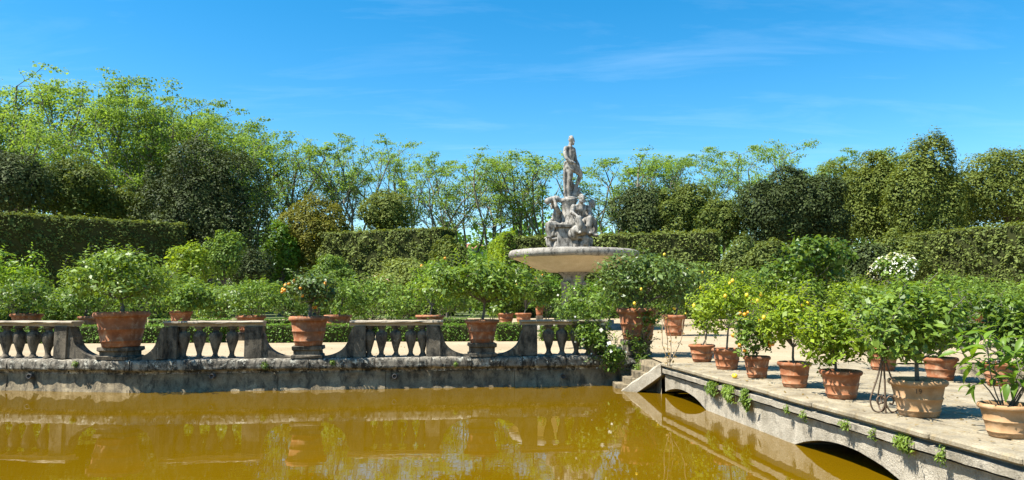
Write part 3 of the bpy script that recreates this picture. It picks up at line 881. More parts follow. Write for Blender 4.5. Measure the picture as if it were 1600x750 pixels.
# carved consoles under the seated figures
def console(name, loc, yaw, s):
    bm = bmesh.new()
    chain(bm, [(-.3, 0, -.1), (.25, 0, .1), (.5, 0, .3), (.62, 0, .55), (.45, 0, .68)], [.3, .3, .24, .18, .16])
    ellipsoid(bm, (.15, 0, .6), (.55, .46, .16)); ellipsoid(bm, (.1, .3, .25), (.24, .2, .34)); ellipsoid(bm, (.1, -.3, .25), (.24, .2, .34))
    for k in range(5): ellipsoid(bm, (.5 * math.cos(k) * .6 + .1, .36 * math.sin(k * 1.7), .05 + .1 * k), (.13, .13, .17))
    o = obj(name, sculpt(name, bm, 0.04, 2), 'marble', fo, loc); o.rotation_euler = (0, 0, yaw); o.scale = (s, s, s)
console('console', (at(905, 380, FD)[0] - fx, -0.35, fz(390)), R(-60), 0.95)
console('console', (at(906, 380, FD)[0] - fx, 0.2, fz(390)), R(0), 0.95)
console('console', (at(874, 380, FD)[0] - fx, 0.15, fz(390)), R(185), 0.95)

# ---------------------------------------------------------------- far house
hp = at(738, 384, 170.0)
ho = empty('house', (hp[0], 170.0, 0))
tag(ho, 'small distant house with a terracotta tiled roof seen between the trees', 'house')
zt = float(hp[2])
obj('wall', box_mesh('wall', -3.2, 3.2, 0, 7, 0, zt - 0.6), 'plaster', ho)
bm = bmesh.new()
e0 = [bm.verts.new(v) for v in ((-3.7, -.5, zt - .62), (3.7, -.5, zt - .62), (3.7, 7.5, zt - .62), (-3.7, 7.5, zt - .62))]
r0, r1 = bm.verts.new((-1.6, 3.5, zt + .75)), bm.verts.new((1.6, 3.5, zt + .75))
bm.faces.new((e0[0], e0[1], r1, r0)); bm.faces.new((e0[2], e0[3], r0, r1)); bm.faces.new((e0[1], e0[2], r1)); bm.faces.new((e0[3], e0[0], r0)); bm.faces.new(e0[::-1])
rf = obj('roof', bm_mesh('roof', bm), 'roof_tile', ho)
obj('chimney', box_mesh('chimney', 0.8, 1.4, 3.2, 3.8, zt, zt + 1.4), 'plaster', rf)
for x_ in (-1.7, 1.1):
    wn = obj('window', box_mesh('window', x_, x_ + 0.9, -0.06, 0.02, zt - 2.9, zt - 1.5), 'shutter_paint', ho)
    obj('pane', box_mesh('pane', x_ + 0.1, x_ + 0.8, -0.09, -0.05, zt - 2.8, zt - 1.6), 'window_glass', wn)

# ================================================================== HEDGES, TREES
def hedge(px0, D0, px1, D1, H, thick, mat, label, leaf=0.2, dens=22.0, seed=0, top_noise=0.12, name='clipped_hedge', group=None, z0=0.0, cat='hedge', step=1.0, side='back'):
    """a clipped hedge: a twiggy core inside a coat of leaves; runs between two plan points"""
    rng = np.random.default_rng(seed)
    a = at(px0, 468, D0) if not isinstance(px0, tuple) else np.array([*px0, 0.0]); b = at(px1, 468, D1) if not isinstance(px1, tuple) else np.array([*px1, 0.0])
    a[2] = b[2] = 0
    L = float(np.linalg.norm(b - a)); ang = math.atan2(b[1] - a[1], b[0] - a[0])
    o = empty(name, (a[0], a[1], z0), ang)
    tag(o, label, cat, group)
    g = leaf * 0.7
    obj('branches', box_mesh('branches', g, L - g, g, thick - g, 0.0, H - g, min(0.1, g)), 'twig_core', o)
    # leaves on front, back, top, two ends; lumpy surface
    faces = [('f', L * H), ('b', L * H * 0.35), ('t', L * thick), ('l', thick * H), ('r', thick * H)]
    P, N = [], []
    ph = rng.uniform(0, 6, 6)
    for fc_, area in faces:
        n = int(area * dens); u = rng.random(n); v = rng.random(n); dpt = rng.normal(0, leaf * 0.28, n)
        if fc_ == 'f': p = np.stack([u * L, dpt, v * H], 1); nn = (0, -1, .25)
        elif fc_ == 'b': p = np.stack([u * L, thick + dpt, v * H], 1); nn = (0, 1, .25)
        elif fc_ == 't': p = np.stack([u * L, v * thick, H + dpt * 0.8], 1); nn = (0, 0, 1)
        elif fc_ == 'l': p = np.stack([dpt, u * thick, v * H], 1); nn = (-1, 0, .25)
        else: p = np.stack([L + dpt, u * thick, v * H], 1); nn = (1, 0, .25)
        P.append(p); N.append(np.tile(np.array(nn), (n, 1)))
    P = np.concatenate(P); N = np.concatenate(N)
    lump = (np.sin(P[:, 0] * 1.7 / step + ph[0] + P[:, 2] * .9 / step) * np.sin(P[:, 2] * 2.1 / step + ph[1]) + np.sin(P[:, 0] * 4.3 / step + ph[2]) * np.sin(P[:, 2] * 3.7 / step + ph[3]) * .6)
    P = P + N * (lump * top_noise)[:, None] * np.where(N[:, 2:3] > 0.9, 0.4, 1.0)
    P[:, 2] = np.maximum(P[:, 2], 0.03)
    ns = int(len(P) * 0.06)                                   # stray shoots past the shears
    pk = rng.choice(len(P), ns); P2 = P[pk] + unit(N[pk]) * rng.exponential(leaf * 0.9, (ns, 1)) + np.array([0, 0, 1.0]) * rng.exponential(leaf * .35, (ns, 1))
    P = np.concatenate([P, P2]); N = np.concatenate([N, N[pk]])
    N = unit(N) * 0.75 + rng.normal(size=N.shape) * 0.42 + np.array([0, 0, .55])
    obj('foliage', leaf_mesh('foliage', P, N, leaf, rng, 0.55), mat, o)
    return o
hedge(-170, 50.0, 288, 62.5, 7.95, 3.0, 'hedge_leaf', 'tall dark clipped hedge along the left edge under the plane trees', 0.19, 70, 1, 0.2)
hedge(497, 74.0, 690, 68.5, 8.25, 3.0, 'hedge_leaf', 'tall clipped hedge block in the middle between the golden tree and the fountain', 0.19, 70, 2, 0.25)
hedge(790, 64.0, 1122, 58.0, 6.95, 2.6, 'hedge_leaf', 'long clipped hedge wall directly behind the fountain bowl', 0.19, 70, 3, 0.18)
hedge(762, 76.0, 788, 61.0, 7.15, 0.9, 'pale_citrus_leaf', 'sunlit yellowish hedge end left of the fountain bowl', 0.17, 80, 4, 0.12)  # sunlight on this hedge end is put into a paler leaf colour
hedge(1405, 60.0, 1760, 44.0, 6.75, 2.4, 'hedge_leaf', 'tall sunlit clipped hedge at the far right', 0.19, 70, 5, 0.2)

def evergreen(px, D, top, wpx, bot, mat, label, n=9000, leaf=0.34, seed=0, k=46, cat='tree', name='evergreen_tree', depth=0.8, frac=(0.26, 0.42), lean=0.0, flat=0.0):
    rng = np.random.default_rng(seed)
    T, B = at(px, top, D), at(px, bot, D)
    zt, zb_ = float(T[2]), max(0.3, float(B[2])); rx = wpx * 0.5 * pxm(D)
    o = empty(name, (float(T[0]), D, 0)); tag(o, label, cat)
    rz = (zt - zb_) / 2; c = np.array([0, 0, zb_ + rz])
    cen, rad = sub_blobs(rng, c, (rx, rx * depth, rz), k, frac, -0.75)
    cen = c + (cen - c) * rng.uniform(0.66, 1.13, (len(cen), 1))
    rad *= rng.uniform(0.8, 1.35, (len(rad), 1))
    P, N = blob_points(rng, cen, rad, n, 0.66, 1.08, 0.8, (1.0, 0.3, 0.45))
    pi_, ni_ = blob_points(rng, c[None], np.array([[rx, rx * depth, rz]]) * 0.70, int(n * .2), 0.75, 1.0, 0, (1.0, 0.3, 0.3))   # inner mass
    P = np.concatenate([P, pi_]); N = np.concatenate([N, ni_])
    # sprigs breaking the outline
    pk, nk = blob_points(rng, cen, rad * 1.0, n // 7, 1.0, 1.3, 0.95)
    P = np.concatenate([P, pk]); N = np.concatenate([N, nk])
    P[:, 2] = np.maximum(P[:, 2], 0.1)
    obj('crown', leaf_mesh('crown', P, N, leaf, rng, 0.62, 0.35), mat, o)
    segs = []
    tr = max(0.12, rx * 0.05)
    top_t = np.array([0, 0, zb_ + rz * 0.9])
    segs += path_segs([(0, 0, 0), (0.1, 0, zb_ + rz * .3), top_t], tr * 1.4, tr * 0.6)
    for i in rng.choice(len(cen), min(len(cen) - 1, 16), replace=False):
        q = np.array([0.05, 0, zb_ + rz * rng.uniform(0.0, 0.6)]); e = cen[i]
        mid = (q + e) / 2 + rng.normal(0, rx * 0.06, 3)
        segs += path_segs([q, mid, e], tr * 0.5, tr * 0.12)
    obj('trunk', tube_mesh('trunk', segs, 6), 'bark', o)
    return o
EV = [ # px, D, top, width, bottom, material, label, leaves, leaf
 (20, 66, 238, 130, 345, 'holm_leaf', 'dark evergreen at the far left rising above the clipped hedge', 8000),
 (118, 70, 248, 105, 350, 'olive_leaf', 'grey green evergreen second from the left edge above the clipped hedge', 6500),
 (190, 72, 290, 80, 360, 'olive_leaf', 'small olive green tree left of the big dark holm oak', 4500),
 (324, 68, 224, 190, 452, 'holm_leaf', 'big dark rounded holm oak right of the left clipped hedge', 17000),
 (250, 71, 262, 74, 410, 'holm_leaf', 'dark upright holm oak stem group against the big dark holm oak', 4500),
 (494, 77, 312, 116, 440, 'golden_leaf', 'rounded golden brown evergreen beside the middle clipped hedge', 12000),
 (604, 80, 299, 84, 372, 'olive_leaf', 'small dome shaped evergreen behind the middle clipped hedge', 6000),
 (1004, 72, 290, 100, 385, 'holm_leaf', 'dark rounded evergreen just right of the fountain statue', 7000),
 (1076, 70, 288, 105, 385, 'olive_leaf', 'olive toned rounded evergreen behind the hedge right of the fountain', 7000),
 (1128, 66, 312, 80, 390, 'olive_leaf', 'low olive evergreen at the right end of the hedge behind the fountain', 4500),
 (1236, 62, 266, 172, 400, 'holm_leaf', 'broad dark green dome shaped oak at right', 14000),
 (1318, 70, 252, 104, 400, 'olive_leaf', 'yellow green evergreen between the broad dome oak and the tall column tree', 6500),
 (1366, 66, 234, 94, 400, 'olive_leaf', 'pointed evergreen left of the tallest column tree', 7500),
 (1444, 62, 216, 116, 415, 'olive_leaf', 'tallest columnar evergreen on the right side', 13000),
 (1500, 74, 272, 76, 375, 'holm_leaf', 'small shaded evergreen between the column tree and the far right oak', 3500),
 (1572, 64, 229, 156, 375, 'olive_leaf', 'spreading evergreen oak at the far right edge', 10000),
]
for i, e in enumerate(EV):
    evergreen(*e[:7], n=int(e[7] * 4.4), leaf=0.18, seed=100 + i, k=44 + int(e[3] / 3), frac=(0.14, 0.30) if e[3] > 140 else (0.17, 0.36))
# shrubs filling between and before the tall hedges: px, D, top, width, bottom, material, label
SH = [
 (352, 50, 357, 62, 452, 'rose_leaf', 'grey green young tree in front of the big dark holm oak', 0.2, 3000),
 (293, 48, 382, 70, 455, 'pale_citrus_leaf', 'yellow green shrub in front of the left clipped hedge', 0.2, 3200),
 (392, 60, 388, 84, 464, 'holm_leaf', 'dark low shrub at the right foot of the big dark holm oak', 0.22, 4500),
 (440, 74, 345, 60, 455, 'box_leaf', 'bright green shrub between the dark holm oak and the golden evergreen', 0.3, 4000),
 (520, 62, 400, 70, 460, 'rose_leaf', 'pale shrub at the left foot of the middle clipped hedge', 0.24, 3500),
 (640, 58, 408, 110, 470, 'hedge_leaf', 'dark shrub in front of the middle clipped hedge', 0.24, 4500),
 (700, 66, 372, 70, 460, 'olive_leaf', 'olive brown shrub at the right end of the middle clipped hedge', 0.26, 4500),
 (735, 84, 392, 90, 455, 'box_leaf', 'green shrub below the distant tiled roof', 0.3, 3500),
 (1160, 54, 372, 70, 455, 'hedge_leaf', 'dark shrub right of the long hedge behind the fountain', 0.24, 4000),
 (1208, 52, 370, 76, 460, 'hedge_leaf', 'dark shrub left of the fig tree', 0.24, 4200),
 (1290, 56, 376, 80, 455, 'hedge_leaf', 'dark shrub behind the fig tree', 0.24, 4200),
 (1352, 52, 378, 84, 460, 'holm_leaf', 'dark shrub left of the white flowering bush', 0.24, 4500),
 (1408, 54, 362, 80, 460, 'hedge_leaf', 'dark shrub at the left end of the far right hedge', 0.24, 4500),
]
for i, (px, D, top, wd, bot, mt, lb, lf, n) in enumerate(SH):
    evergreen(px, D, top, wd, bot, mt, lb, n=int(n * 1.8), leaf=lf * .75, seed=300 + i, k=26, cat='shrub', name='shrub')

# ---------------------------------------------------------------- plane trees
def plane_mesh(seed, H=25.0, spread=0.5, trunk=0.34, limbs=5, leaves=9000, leaf=0.42, sig=0.75, maxl=3, up=0.05, child=(0.6, 1.15), keep=0.6):
    rng = np.random.default_rng(seed)
    segs, tips = [], []
    def grow(p, d, L, r, lvl):
        n = 5 if lvl == 1 else 4
        for i in range(n):
            d = unit(d + rng.normal(0, 0.2, 3) + np.array([0, 0, up]))
            q = p + d * L / n; r2 = r * (0.84 if lvl else 0.93)
            segs.append((p, q, r, r2)); p, r = q, r2
            if lvl >= maxl or (lvl == maxl - 1 and i >= 2) or (i == n - 1): tips.append(q)
            if lvl < maxl and i >= (1 if lvl == 1 else 0):
                for _ in range(2 if lvl == 1 else 1):
                    u, v = frame_of(d); a = rng.uniform(0, 2 * PI); th = rng.uniform(*child)
                    dd = d * math.cos(th) + (u * math.cos(a) + v * math.sin(a)) * math.sin(th)
                    grow(p, unit(dd + np.array([0, 0, .1])), L * rng.uniform(0.34, 0.52) * (1.1 - 0.1 * i), r * 0.6, lvl + 1)
    p = np.zeros(3); r = H * 0.0135; d = np.array([0, 0, 1.0])
    for i in range(5):
        d = unit(d + rng.normal(0, 0.05, 3)); q = p + d * H * trunk / 5
        segs.append((p, q, r, r * .94)); p, r = q, r * .94
    for i in range(limbs):
        a = 2 * PI * (i + rng.uniform(-.3, .3)) / limbs; th = spread * rng.uniform(0.6, 1.25)
        if i == 0: th *= 0.25
        dd = np.array([math.sin(th) * math.cos(a), math.sin(th) * math.sin(a), math.cos(th)])
        grow(p - d * H * 0.03 * i, dd, H * (1 - trunk) * rng.uniform(0.7, 0.85), r * 0.74, 1)
    V, Q = tubes_arrays(segs, 5)
    tips = np.array(tips)
    top = np.percentile(tips[:, 2], 96); k = H / top
    def soft(A):
        A = A * k; z = A[:, 2]; z0 = .72 * H
        A[:, 2] = np.where(z > z0, z0 + (H - z0) * np.tanh((z - z0) / (H - z0)), z)
        return A
    cl = np.flatnonzero(rng.random(len(tips)) < keep)          # leave some twigs bare so gaps stay open
    w_ = rng.uniform(0.4, 1.6, len(cl)); w_ /= w_.sum()
    idx = rng.choice(cl, leaves, p=w_)
    off = rng.normal(0, 1, (len(idx), 3)); off = unit(off) * (rng.random((len(idx), 1)) ** 0.5) * sig * np.array([1.5, 1.5, .8])
    P = tips[idx] + off
    N = unit(off) * 0.5 + rng.normal(size=P.shape) * 0.45 + np.array([0, 0, .8])
    LV, LQ = leaf_arrays(soft(P), N, leaf, rng, 0.7, 0.3)
    return mesh_np('trunk', soft(V), Q, True), mesh_np('crown', LV, LQ)
print('planes')
broad = [plane_mesh(11 + s, 25, 0.75, 0.26, 6, 15500, 0.23, 0.75, 3, 0.05, (0.6, 1.15), 0.42) for s in range(3)]
slim = [plane_mesh(31 + s, 25, 0.36, 0.28, 4, 6800, 0.22, 0.6, 3, 0.10, (0.5, 1.1), 0.42) for s in range(4)]
def plane_tree(px, D, top, kind, k, rot, wide, label, group):
    T = at(px, top, D); s = float(T[2]) / 25.0
    o = empty('plane_tree', (float(T[0]), D, 0), rot); o.scale = (s * wide, s * wide, s)
    tag(o, label, 'tree', group)
    tm, cm = kind[k % len(kind)]
    obj('trunk', tm, 'plane_bark', o); obj('crown', cm, 'plane_leaf', o)
ordn = ['first', 'second', 'third', 'fourth', 'fifth', 'sixth', 'seventh', 'eighth', 'ninth', 'tenth', 'eleventh', 'twelfth']
for i, (px, D, top, k, rot, wd) in enumerate([(-70, 80, 88, 0, 0.3, 1.0), (25, 84, 96, 1, 1.1, 1.0), (95, 78, 108, 2, 2.6, 0.95), (165, 86, 128, 0, 3.9, 0.95), (225, 80, 150, 1, 5.0, 0.9), (285, 86, 150, 2, 0.4, 0.9), (345, 82, 172, 0, 1.9, 0.95), (60, 96, 130, 2, 4.4, 1.0), (190, 98, 150, 1, 2.2, 1.0), (388, 92, 188, 2, 3.3, 0.85), (290, 97, 160, 0, 5.4, 1.0)]):
    lb = ('%s from the left of the broad pale green plane trees above the left hedge' % ordn[i]) if i < 7 else ['pale green plane tree in the back row at far left', 'pale green plane tree in the back row left of the big dark holm oak', 'last broad plane tree whose crown ends the left group over the holm oak', 'pale green plane tree in the back row right above the big dark holm oak'][i - 7]
    plane_tree(px, D, top, broad, k, rot, wd, lb, 'broad plane trees on the left')
for i, (px, D, top, k, rot, wd) in enumerate([(400, 100, 200, 0, 0.0, 0.9), (462, 96, 205, 1, 0.9, 1.0), (506, 100, 212, 2, 2.0, 0.8), (556, 98, 205, 3, 3.3, 0.8), (598, 104, 222, 0, 4.1, 0.8), (634, 100, 240, 1, 5.3, 0.7), (684, 98, 246, 2, 0.6, 1.0), (726, 102, 238, 3, 1.4, 0.9), (768, 96, 232, 0, 2.8, 1.0), (812, 100, 230, 1, 3.5, 1.0), (858, 98, 230, 2, 4.6, 1.0)]):
    plane_tree(px, D, top, slim, k, rot, wd * 1.15, '%s from the left of the slender plane trees left of the statue' % ordn[i], 'slender plane trees in the middle')
for i, (px, D, top, k, rot, wd) in enumerate([(936, 98, 234, 3, 0.4, 1.1), (985, 102, 236, 1, 1.5, 1.2), (1036, 96, 232, 0, 2.4, 1.3)]):
    plane_tree(px, D, top, slim, k, rot, wd, '%s slender plane tree to the right of the statue' % ordn[i], 'slender plane trees in the middle')
for i, (px, D, top, k, rot, wd) in enumerate([(1098, 92, 232, 0, 0.7, 0.85), (1160, 90, 216, 1, 2.2, 0.85), (1228, 88, 214, 2, 3.1, 0.85), (1300, 90, 226, 0, 4.6, 0.85), (1370, 96, 232, 1, 5.6, 0.8)]):
    plane_tree(px, D, top, broad, k, rot, wd, '%s from the left of the spreading plane trees behind the right evergreens' % ordn[i], 'spreading plane trees at right')
# far wood closing the view below the crowns
rng = np.random.default_rng(77)
n = 52000
xs = rng.uniform(-150, 170, n); yb = rng.uniform(125, 150, n)
hb = 14 + 2.2 * np.sin(xs * .11 + 1) + 1.6 * np.sin(xs * .37) + 1.0 * np.sin(xs * .9)
P = np.stack([xs, yb, np.maximum(0.2, hb * rng.random(n))], 1)
x2 = rng.uniform(-110, 120, n); h2 = 4.6 + 1.5 * np.sin(x2 * .21 + 2) + np.sin(x2 * .63)
P = np.concatenate([P, np.stack([x2, rng.uniform(106, 112, n), np.maximum(0.2, h2 * rng.random(n))], 1)])
N = rng.normal(size=P.shape) * .7 + np.array([0, -.6, .6])
wd = obj('distant_wood', leaf_mesh('distant_wood', P, N, 0.9, rng, 0.6), 'box_leaf')
tag(wd, 'low green wood filling the gaps far behind the garden hedges', 'wood', kind='stuff')

# ================================================================== POTTED TREES AND GARDEN BUSHES
def pot_profile(R_, h, t=0.04):
    rb = R_ * 0.66
    rr = lambda f: rb + (R_ * 0.93 - rb) * f
    lip = R_ * 0.1
    p = [(0.001, 0.0), (rb - .01, 0.0), (rb, 0.012), (rr(.10), h * .10)]
    for f in (0.17, 0.50):
        p += [(rr(f) - .0, h * (f - .03)), (rr(f) + R_ * .03, h * (f - .012)), (rr(f) + R_ * .03, h * (f + .012)), (rr(f) + .0, h * (f + .03))]
    p += [(rr(.84), h * .84), (rr(.86) + R_ * .02, h * .86)]
    p += [(R_ * .90, h * .90), (R_ * .84, h * .84), (R_ * .82, h * .80)]
    return p
def rim_profile(R_, h):
    lip = R_ * 0.1; p = [(R_ - lip * 1.6, h * .84)]
    for k in range(11):
        an = -PI * .5 + k / 10 * PI * 1.3
        p.append((R_ - lip + lip * math.cos(an), h * .915 + h * .085 * math.sin(an)))
    return p + [(R_ - lip * 1.9, h * .87)]
def bushy_crown(rng, c, r, n, leaf, k=22, shoot=30, shoot_len=0.3, aspect=0.5, frac=(0.3, 0.5), low=-0.7, droop=0.0):
    cen, rad = sub_blobs(rng, c, r, k, frac, low)
    cen = np.array(c) + (cen - np.array(c)) * rng.uniform(0.62, 1.28, (len(cen), 1))
    rad *= rng.uniform(0.6, 1.15, (len(rad), 1))
    P, N = blob_points(rng, cen, rad, n, 0.35, 1.08, 0.5)
    T = rng.normal(size=P.shape); T[:, 2] -= droop
    parts = [leaf_arrays(P, N, leaf, rng, aspect, 0.3, 0.12, T)]
    segs = []
    if shoot:
        pk, nk = blob_points(rng, cen, rad, shoot * 2, 0.8, 0.98, 0.9)
        pk, nk = pk[:shoot], nk[:shoot]
        nk = unit(nk) + np.array([0, 0, 0.35])
        a, b_, c_, segs = shoots(rng, pk, nk, shoot_len, leaf * 0.7, leaf)
        parts.append(leaf_arrays(a, b_, leaf, rng, aspect * 0.9, 0.2, 0.1, c_))
    V, Q = join_arrays(parts)
    return V, Q, cen, segs
fruit_me = {}
for nm, mt in (('orange', 'orange_skin'), ('lemon', 'lemon_skin')):
    bm = bmesh.new(); bmesh.ops.create_icosphere(bm, subdivisions=2, radius=0.05)
    if nm == 'lemon':
        for v in bm.verts: v.co.z *= 1.3
    fruit_me[nm] = bm_mesh(nm, bm, True); fruit_me[nm].materials.append(M[mt])
def limb_segs(rng, base, cen, r, n):
    segs = []
    for i in rng.choice(len(cen), min(n, len(cen)), replace=False):
        e = cen[i]; mid = base * 0.45 + e * 0.55 + rng.normal(0, 0.05, 3); mid[2] -= 0.04
        segs += path_segs([base, mid, e], r * 0.55, r * 0.15)
    return segs
def potted(name, loc, R_, h, potmat, crown, leafmat, leaf, n, label, seed, cat='potted tree', group=None, fruit=None, nf=0, trunk_r=0.03, stand=0.0, k=22, shoot=30, shoot_len=0.3, aspect=0.5, stems=1, tilt=0.0, fruit_s=1.0, droop=0.0, low=-0.7, flowers=None, fl_n=0, stake=False):
    """crown = (dx, z0, z1, rx, ry): offsets from the pot's axis, heights above the pot's base"""
    rng = np.random.default_rng(seed)
    o = empty(name, loc, rng.uniform(-0.02, 0.02)); tag(o, label, cat, group)
    if stand:
        obj('stand_stone', box_mesh('stand_stone', -R_ * .75, R_ * .75, -R_ * .75, R_ * .75, 0.001, stand - .001, 0.02, 0.01, seed), 'balustrade_stone', o)
    po = obj('pot', lathe_mesh('pot', pot_profile(R_, h), 32, 0.0015, seed), potmat, o, (0, 0, stand))
    obj('rim', lathe_mesh('rim', rim_profile(R_, h), 32, 0.0012, seed + 1), potmat, po)
    po.rotation_euler = (0, tilt, rng.uniform(0, 6))
    obj('soil', lathe_mesh('soil', [(R_ * .83, h * .86), (R_ * .5, h * .885), (0.001, h * .90)], 18, 0.006, seed), 'soil', o, (0, 0, stand))
    dx_, z0, z1, rx, ry = crown
    c = np.array([dx_, 0, stand + (z0 + z1) / 2]); rz = (z1 - z0) / 2
    V, Q, cen, ss = bushy_crown(rng, c, (rx, ry, rz), n, leaf, k, shoot, shoot_len, aspect, low=low, droop=droop)
    V[:, 2] = np.maximum(V[:, 2], 0.03)
    obj('foliage', mesh_np('foliage', V, Q), leafmat, o)
    soil = np.array([0, 0, stand + h * .86]); fork = np.array([dx_ * .35 + rng.normal(0, .03), 0, stand + max(z0 + rz * .35, h * 1.05)])
    segs = []
    for s_ in range(stems):
        off = np.array([rng.normal(0, .06), rng.normal(0, .05), 0]) if stems > 1 else np.zeros(3)
        f2 = fork + off * 2.2
        mid = (soil + off * .5 + f2) / 2 + rng.normal(0, .03, 3)
        segs += path_segs([soil + off * .7, mid, f2], trunk_r, trunk_r * .75)
        segs += limb_segs(rng, f2, cen, trunk_r, 9 if stems == 1 else 5)
    obj('trunk', tube_mesh('trunk', segs, 6), 'bark', o)
    if ss: tag(obj('twigs', tube_mesh('twigs', ss, 4), 'bark', o), kind='stuff')
    if stake:
        obj('stake', tube_mesh('stake', path_segs([soil + np.array([.1, -.06, 0]), soil + np.array([-.04, -.08, (z1 - h) * .9])], .011), 6), 'stake_wood', o)
    if fruit:
        fp, fn = blob_points(rng, np.array([c]), np.array([[rx, ry, rz]]), nf * 4, 0.85, 1.0, 0)
        fp = fp[fp[:, 1] < 0.1][:nf] if nf > 2 else fp[:nf]
        for q in fp:
            fo_ = obj(fruit, fruit_me[fruit], None, o, q); s_ = fruit_s * rng.uniform(.8, 1.15); fo_.scale = (s_, s_, s_)
    if flowers:
        fp, fn = blob_points(rng, cen, np.full((len(cen), 3), rx * .34), fl_n, 0.95, 1.1, 0.9)
        tag(obj('flowers', leaf_mesh('flowers', fp, fn, leaf * 1.0, rng, 0.9), flowers, o), kind='stuff')
    return o
def pot_at(px, y_base, z, wpx, rim_y):
    """pot standing on level z at the pixel row of its base: location, rim radius, height"""
    p = on(px, y_base, z); D = float(p[1])
    return p, wpx * .5 * pxm(D), float(at(px, rim_y, D)[2]) - z, D
# --- pots on the balustrade plinths
def rail_pot(pl, ztop, wpx, rim_y, px, **kw):
    D = float(pl[1]); p = at(px, 500, D); h = float(at(px, rim_y, D)[2]) - ztop
    return (float(p[0]), D, ztop), wpx * .5 * pxm(D), h, D
def crown_px(px, x0, x1, y0, y1, D, zbase, depth=0.9):
    xc = (x0 + x1) / 2
    a = at(px, 468, D)[0]; b_ = at(xc, 468, D)[0]
    rx = (x1 - x0) / 2 * pxm(D)
    return (float(b_ - a), float(at(xc, y1, D)[2]) - zbase, float(at(xc, y0, D)[2]) - zbase, rx, rx * depth)
G1 = 'potted trees on the balustrade plinths'
loc, R_, h, D = rail_pot(PL1, 0.36, 81, 487, 191)
potted('potted_lemon_tree', loc, R_, h, 'terracotta', crown_px(191, 104, 272, 390, 484, D, .36), 'citrus_leaf', 0.11, 5600, 'wide spreading lemon tree in the largest terracotta pot on the left plinth', 1, group=G1, trunk_r=.05, tilt=R(-2), shoot=70, k=34)
loc, R_, h, D = rail_pot(PL2, 0.36, 62, 494, 483)
potted('potted_orange_tree', loc, R_, h, 'terracotta', crown_px(483, 440, 528, 428, 484, D, .36), 'deep_citrus_leaf', 0.10, 3000, 'dark orange tree with orange fruit in a terracotta pot between two balustrade bays', 2, group=G1, fruit='orange', nf=14, trunk_r=.055, fruit_s=.85, shoot=40)
loc, R_, h, D = rail_pot(PL3, 0.40, 54, 499, 753)
potted('potted_lemon_tree', loc, R_, h, 'terracotta', crown_px(753, 660, 858, 410, 486, D, .40, .7), 'citrus_leaf', 0.125, 5200, 'bushy bright lemon tree with drooping leaves in the pot left of the fountain', 3, group=G1, trunk_r=.045, shoot=90, k=34, shoot_len=.4, droop=.8)
loc, R_, h, D = rail_pot(PL4, 0.45, 66, 481, 996)
potted('potted_lemon_tree', loc, R_, h, 'terracotta', crown_px(996, 928, 1112, 396, 492, D, .45, .85), 'deep_citrus_leaf', 0.115, 6500, 'large dark lemon tree with yellow fruit right of the fountain beside the steps', 4, group=G1, fruit='lemon', nf=7, fruit_s=.75, trunk_r=.05, shoot=70, k=36)

# --- causeway, front row
G2 = 'potted citrus along the causeway edge'
CW = [ # px, base row, rim width, rim row, pot material, crown box px, leaf material, leaf, n, extra, label
 (1097, 568, 41, 538, 'terracotta', (1078, 1128, 462, 528), 'pale_citrus_leaf', .085, 1100, dict(stake=True, shoot=26), 'small staked citrus in the leftmost terracotta pot at the far end of the causeway'),
 (1136, 580, 46, 544, 'terracotta', (1086, 1200, 436, 530), 'pale_citrus_leaf', .09, 3600, dict(fruit='lemon', nf=8, shoot=70, fruit_s=.75), 'yellow green leaning lemon tree in the second pot of the causeway row'),
 (1183, 593, 42, 556, 'terracotta', (1142, 1212, 484, 562), 'citrus_leaf', .085, 2000, dict(fruit='orange', nf=18, shoot=46, fruit_s=.75), 'low tree full of small orange fruit in the third pot of the causeway row'),
 (1242, 608, 51, 565, 'terracotta', (1188, 1290, 462, 560), 'pale_citrus_leaf', .085, 3600, dict(shoot=70, fruit='lemon', nf=3, fruit_s=.7), 'bright lemon tree in the fourth pot of the causeway row'),
 (1315, 625, 63, 578, 'terracotta', (1248, 1366, 470, 584), 'pale_citrus_leaf', .085, 3800, dict(shoot=90), 'feathery pale green citrus in the fifth red pot left of the iron stand'),
 (1436, 652, 84, 592, 'buff_terracotta', (1350, 1522, 446, 590), 'citrus_leaf', .095, 5000, dict(shoot=110, trunk_r=.032, k=30), 'dark stemmed lemon tree in the buff pot stamped 19'),
]
pots19 = None
for i, (px, yb_, wpx, yr, pm, cb, lm, lf, n, ex, lb) in enumerate(CW):
    p, R_, h, D = pot_at(px, yb_ - 3, 0.024, wpx, yr)
    kw = dict(trunk_r=.024); kw.update(ex)
    o = potted('potted_citrus_tree', p, R_, h, pm, crown_px(px, *cb, D, .024), lm, lf, int(n * .74), lb, 20 + i, group=G2, **kw)
    if i == 5: pots19 = (o, R_, h)
# the stamped number, wrapped onto the pot's wall
cu = bpy.data.curves.new('number_stamp', 'FONT'); cu.body = '19'; cu.size = 0.088; cu.align_x = 'CENTER'; cu.extrude = 0.002
to = bpy.data.objects.new('tmp', cu); C.objects.link(to)
me = bpy.data.meshes.new_from_object(to.evaluated_get(bpy.context.evaluated_depsgraph_get()))
bpy.data.objects.remove(to)
o, R_, h = pots19
def pot_r(f): return R_ * .66 + (R_ * .93 - R_ * .66) * f
for v in me.vertices:
    x, y, z = v.co; zz = h * .66 + y; rr_ = pot_r(zz / h) + 0.002 + z; an = -PI / 2 - R(1) + x / rr_ + math.atan2(o.location.x, o.location.y) * -0.9
    v.co = (rr_ * math.cos(an), rr_ * math.sin(an), zz)
obj('number_stamp', me, 'stamp_ink', o)
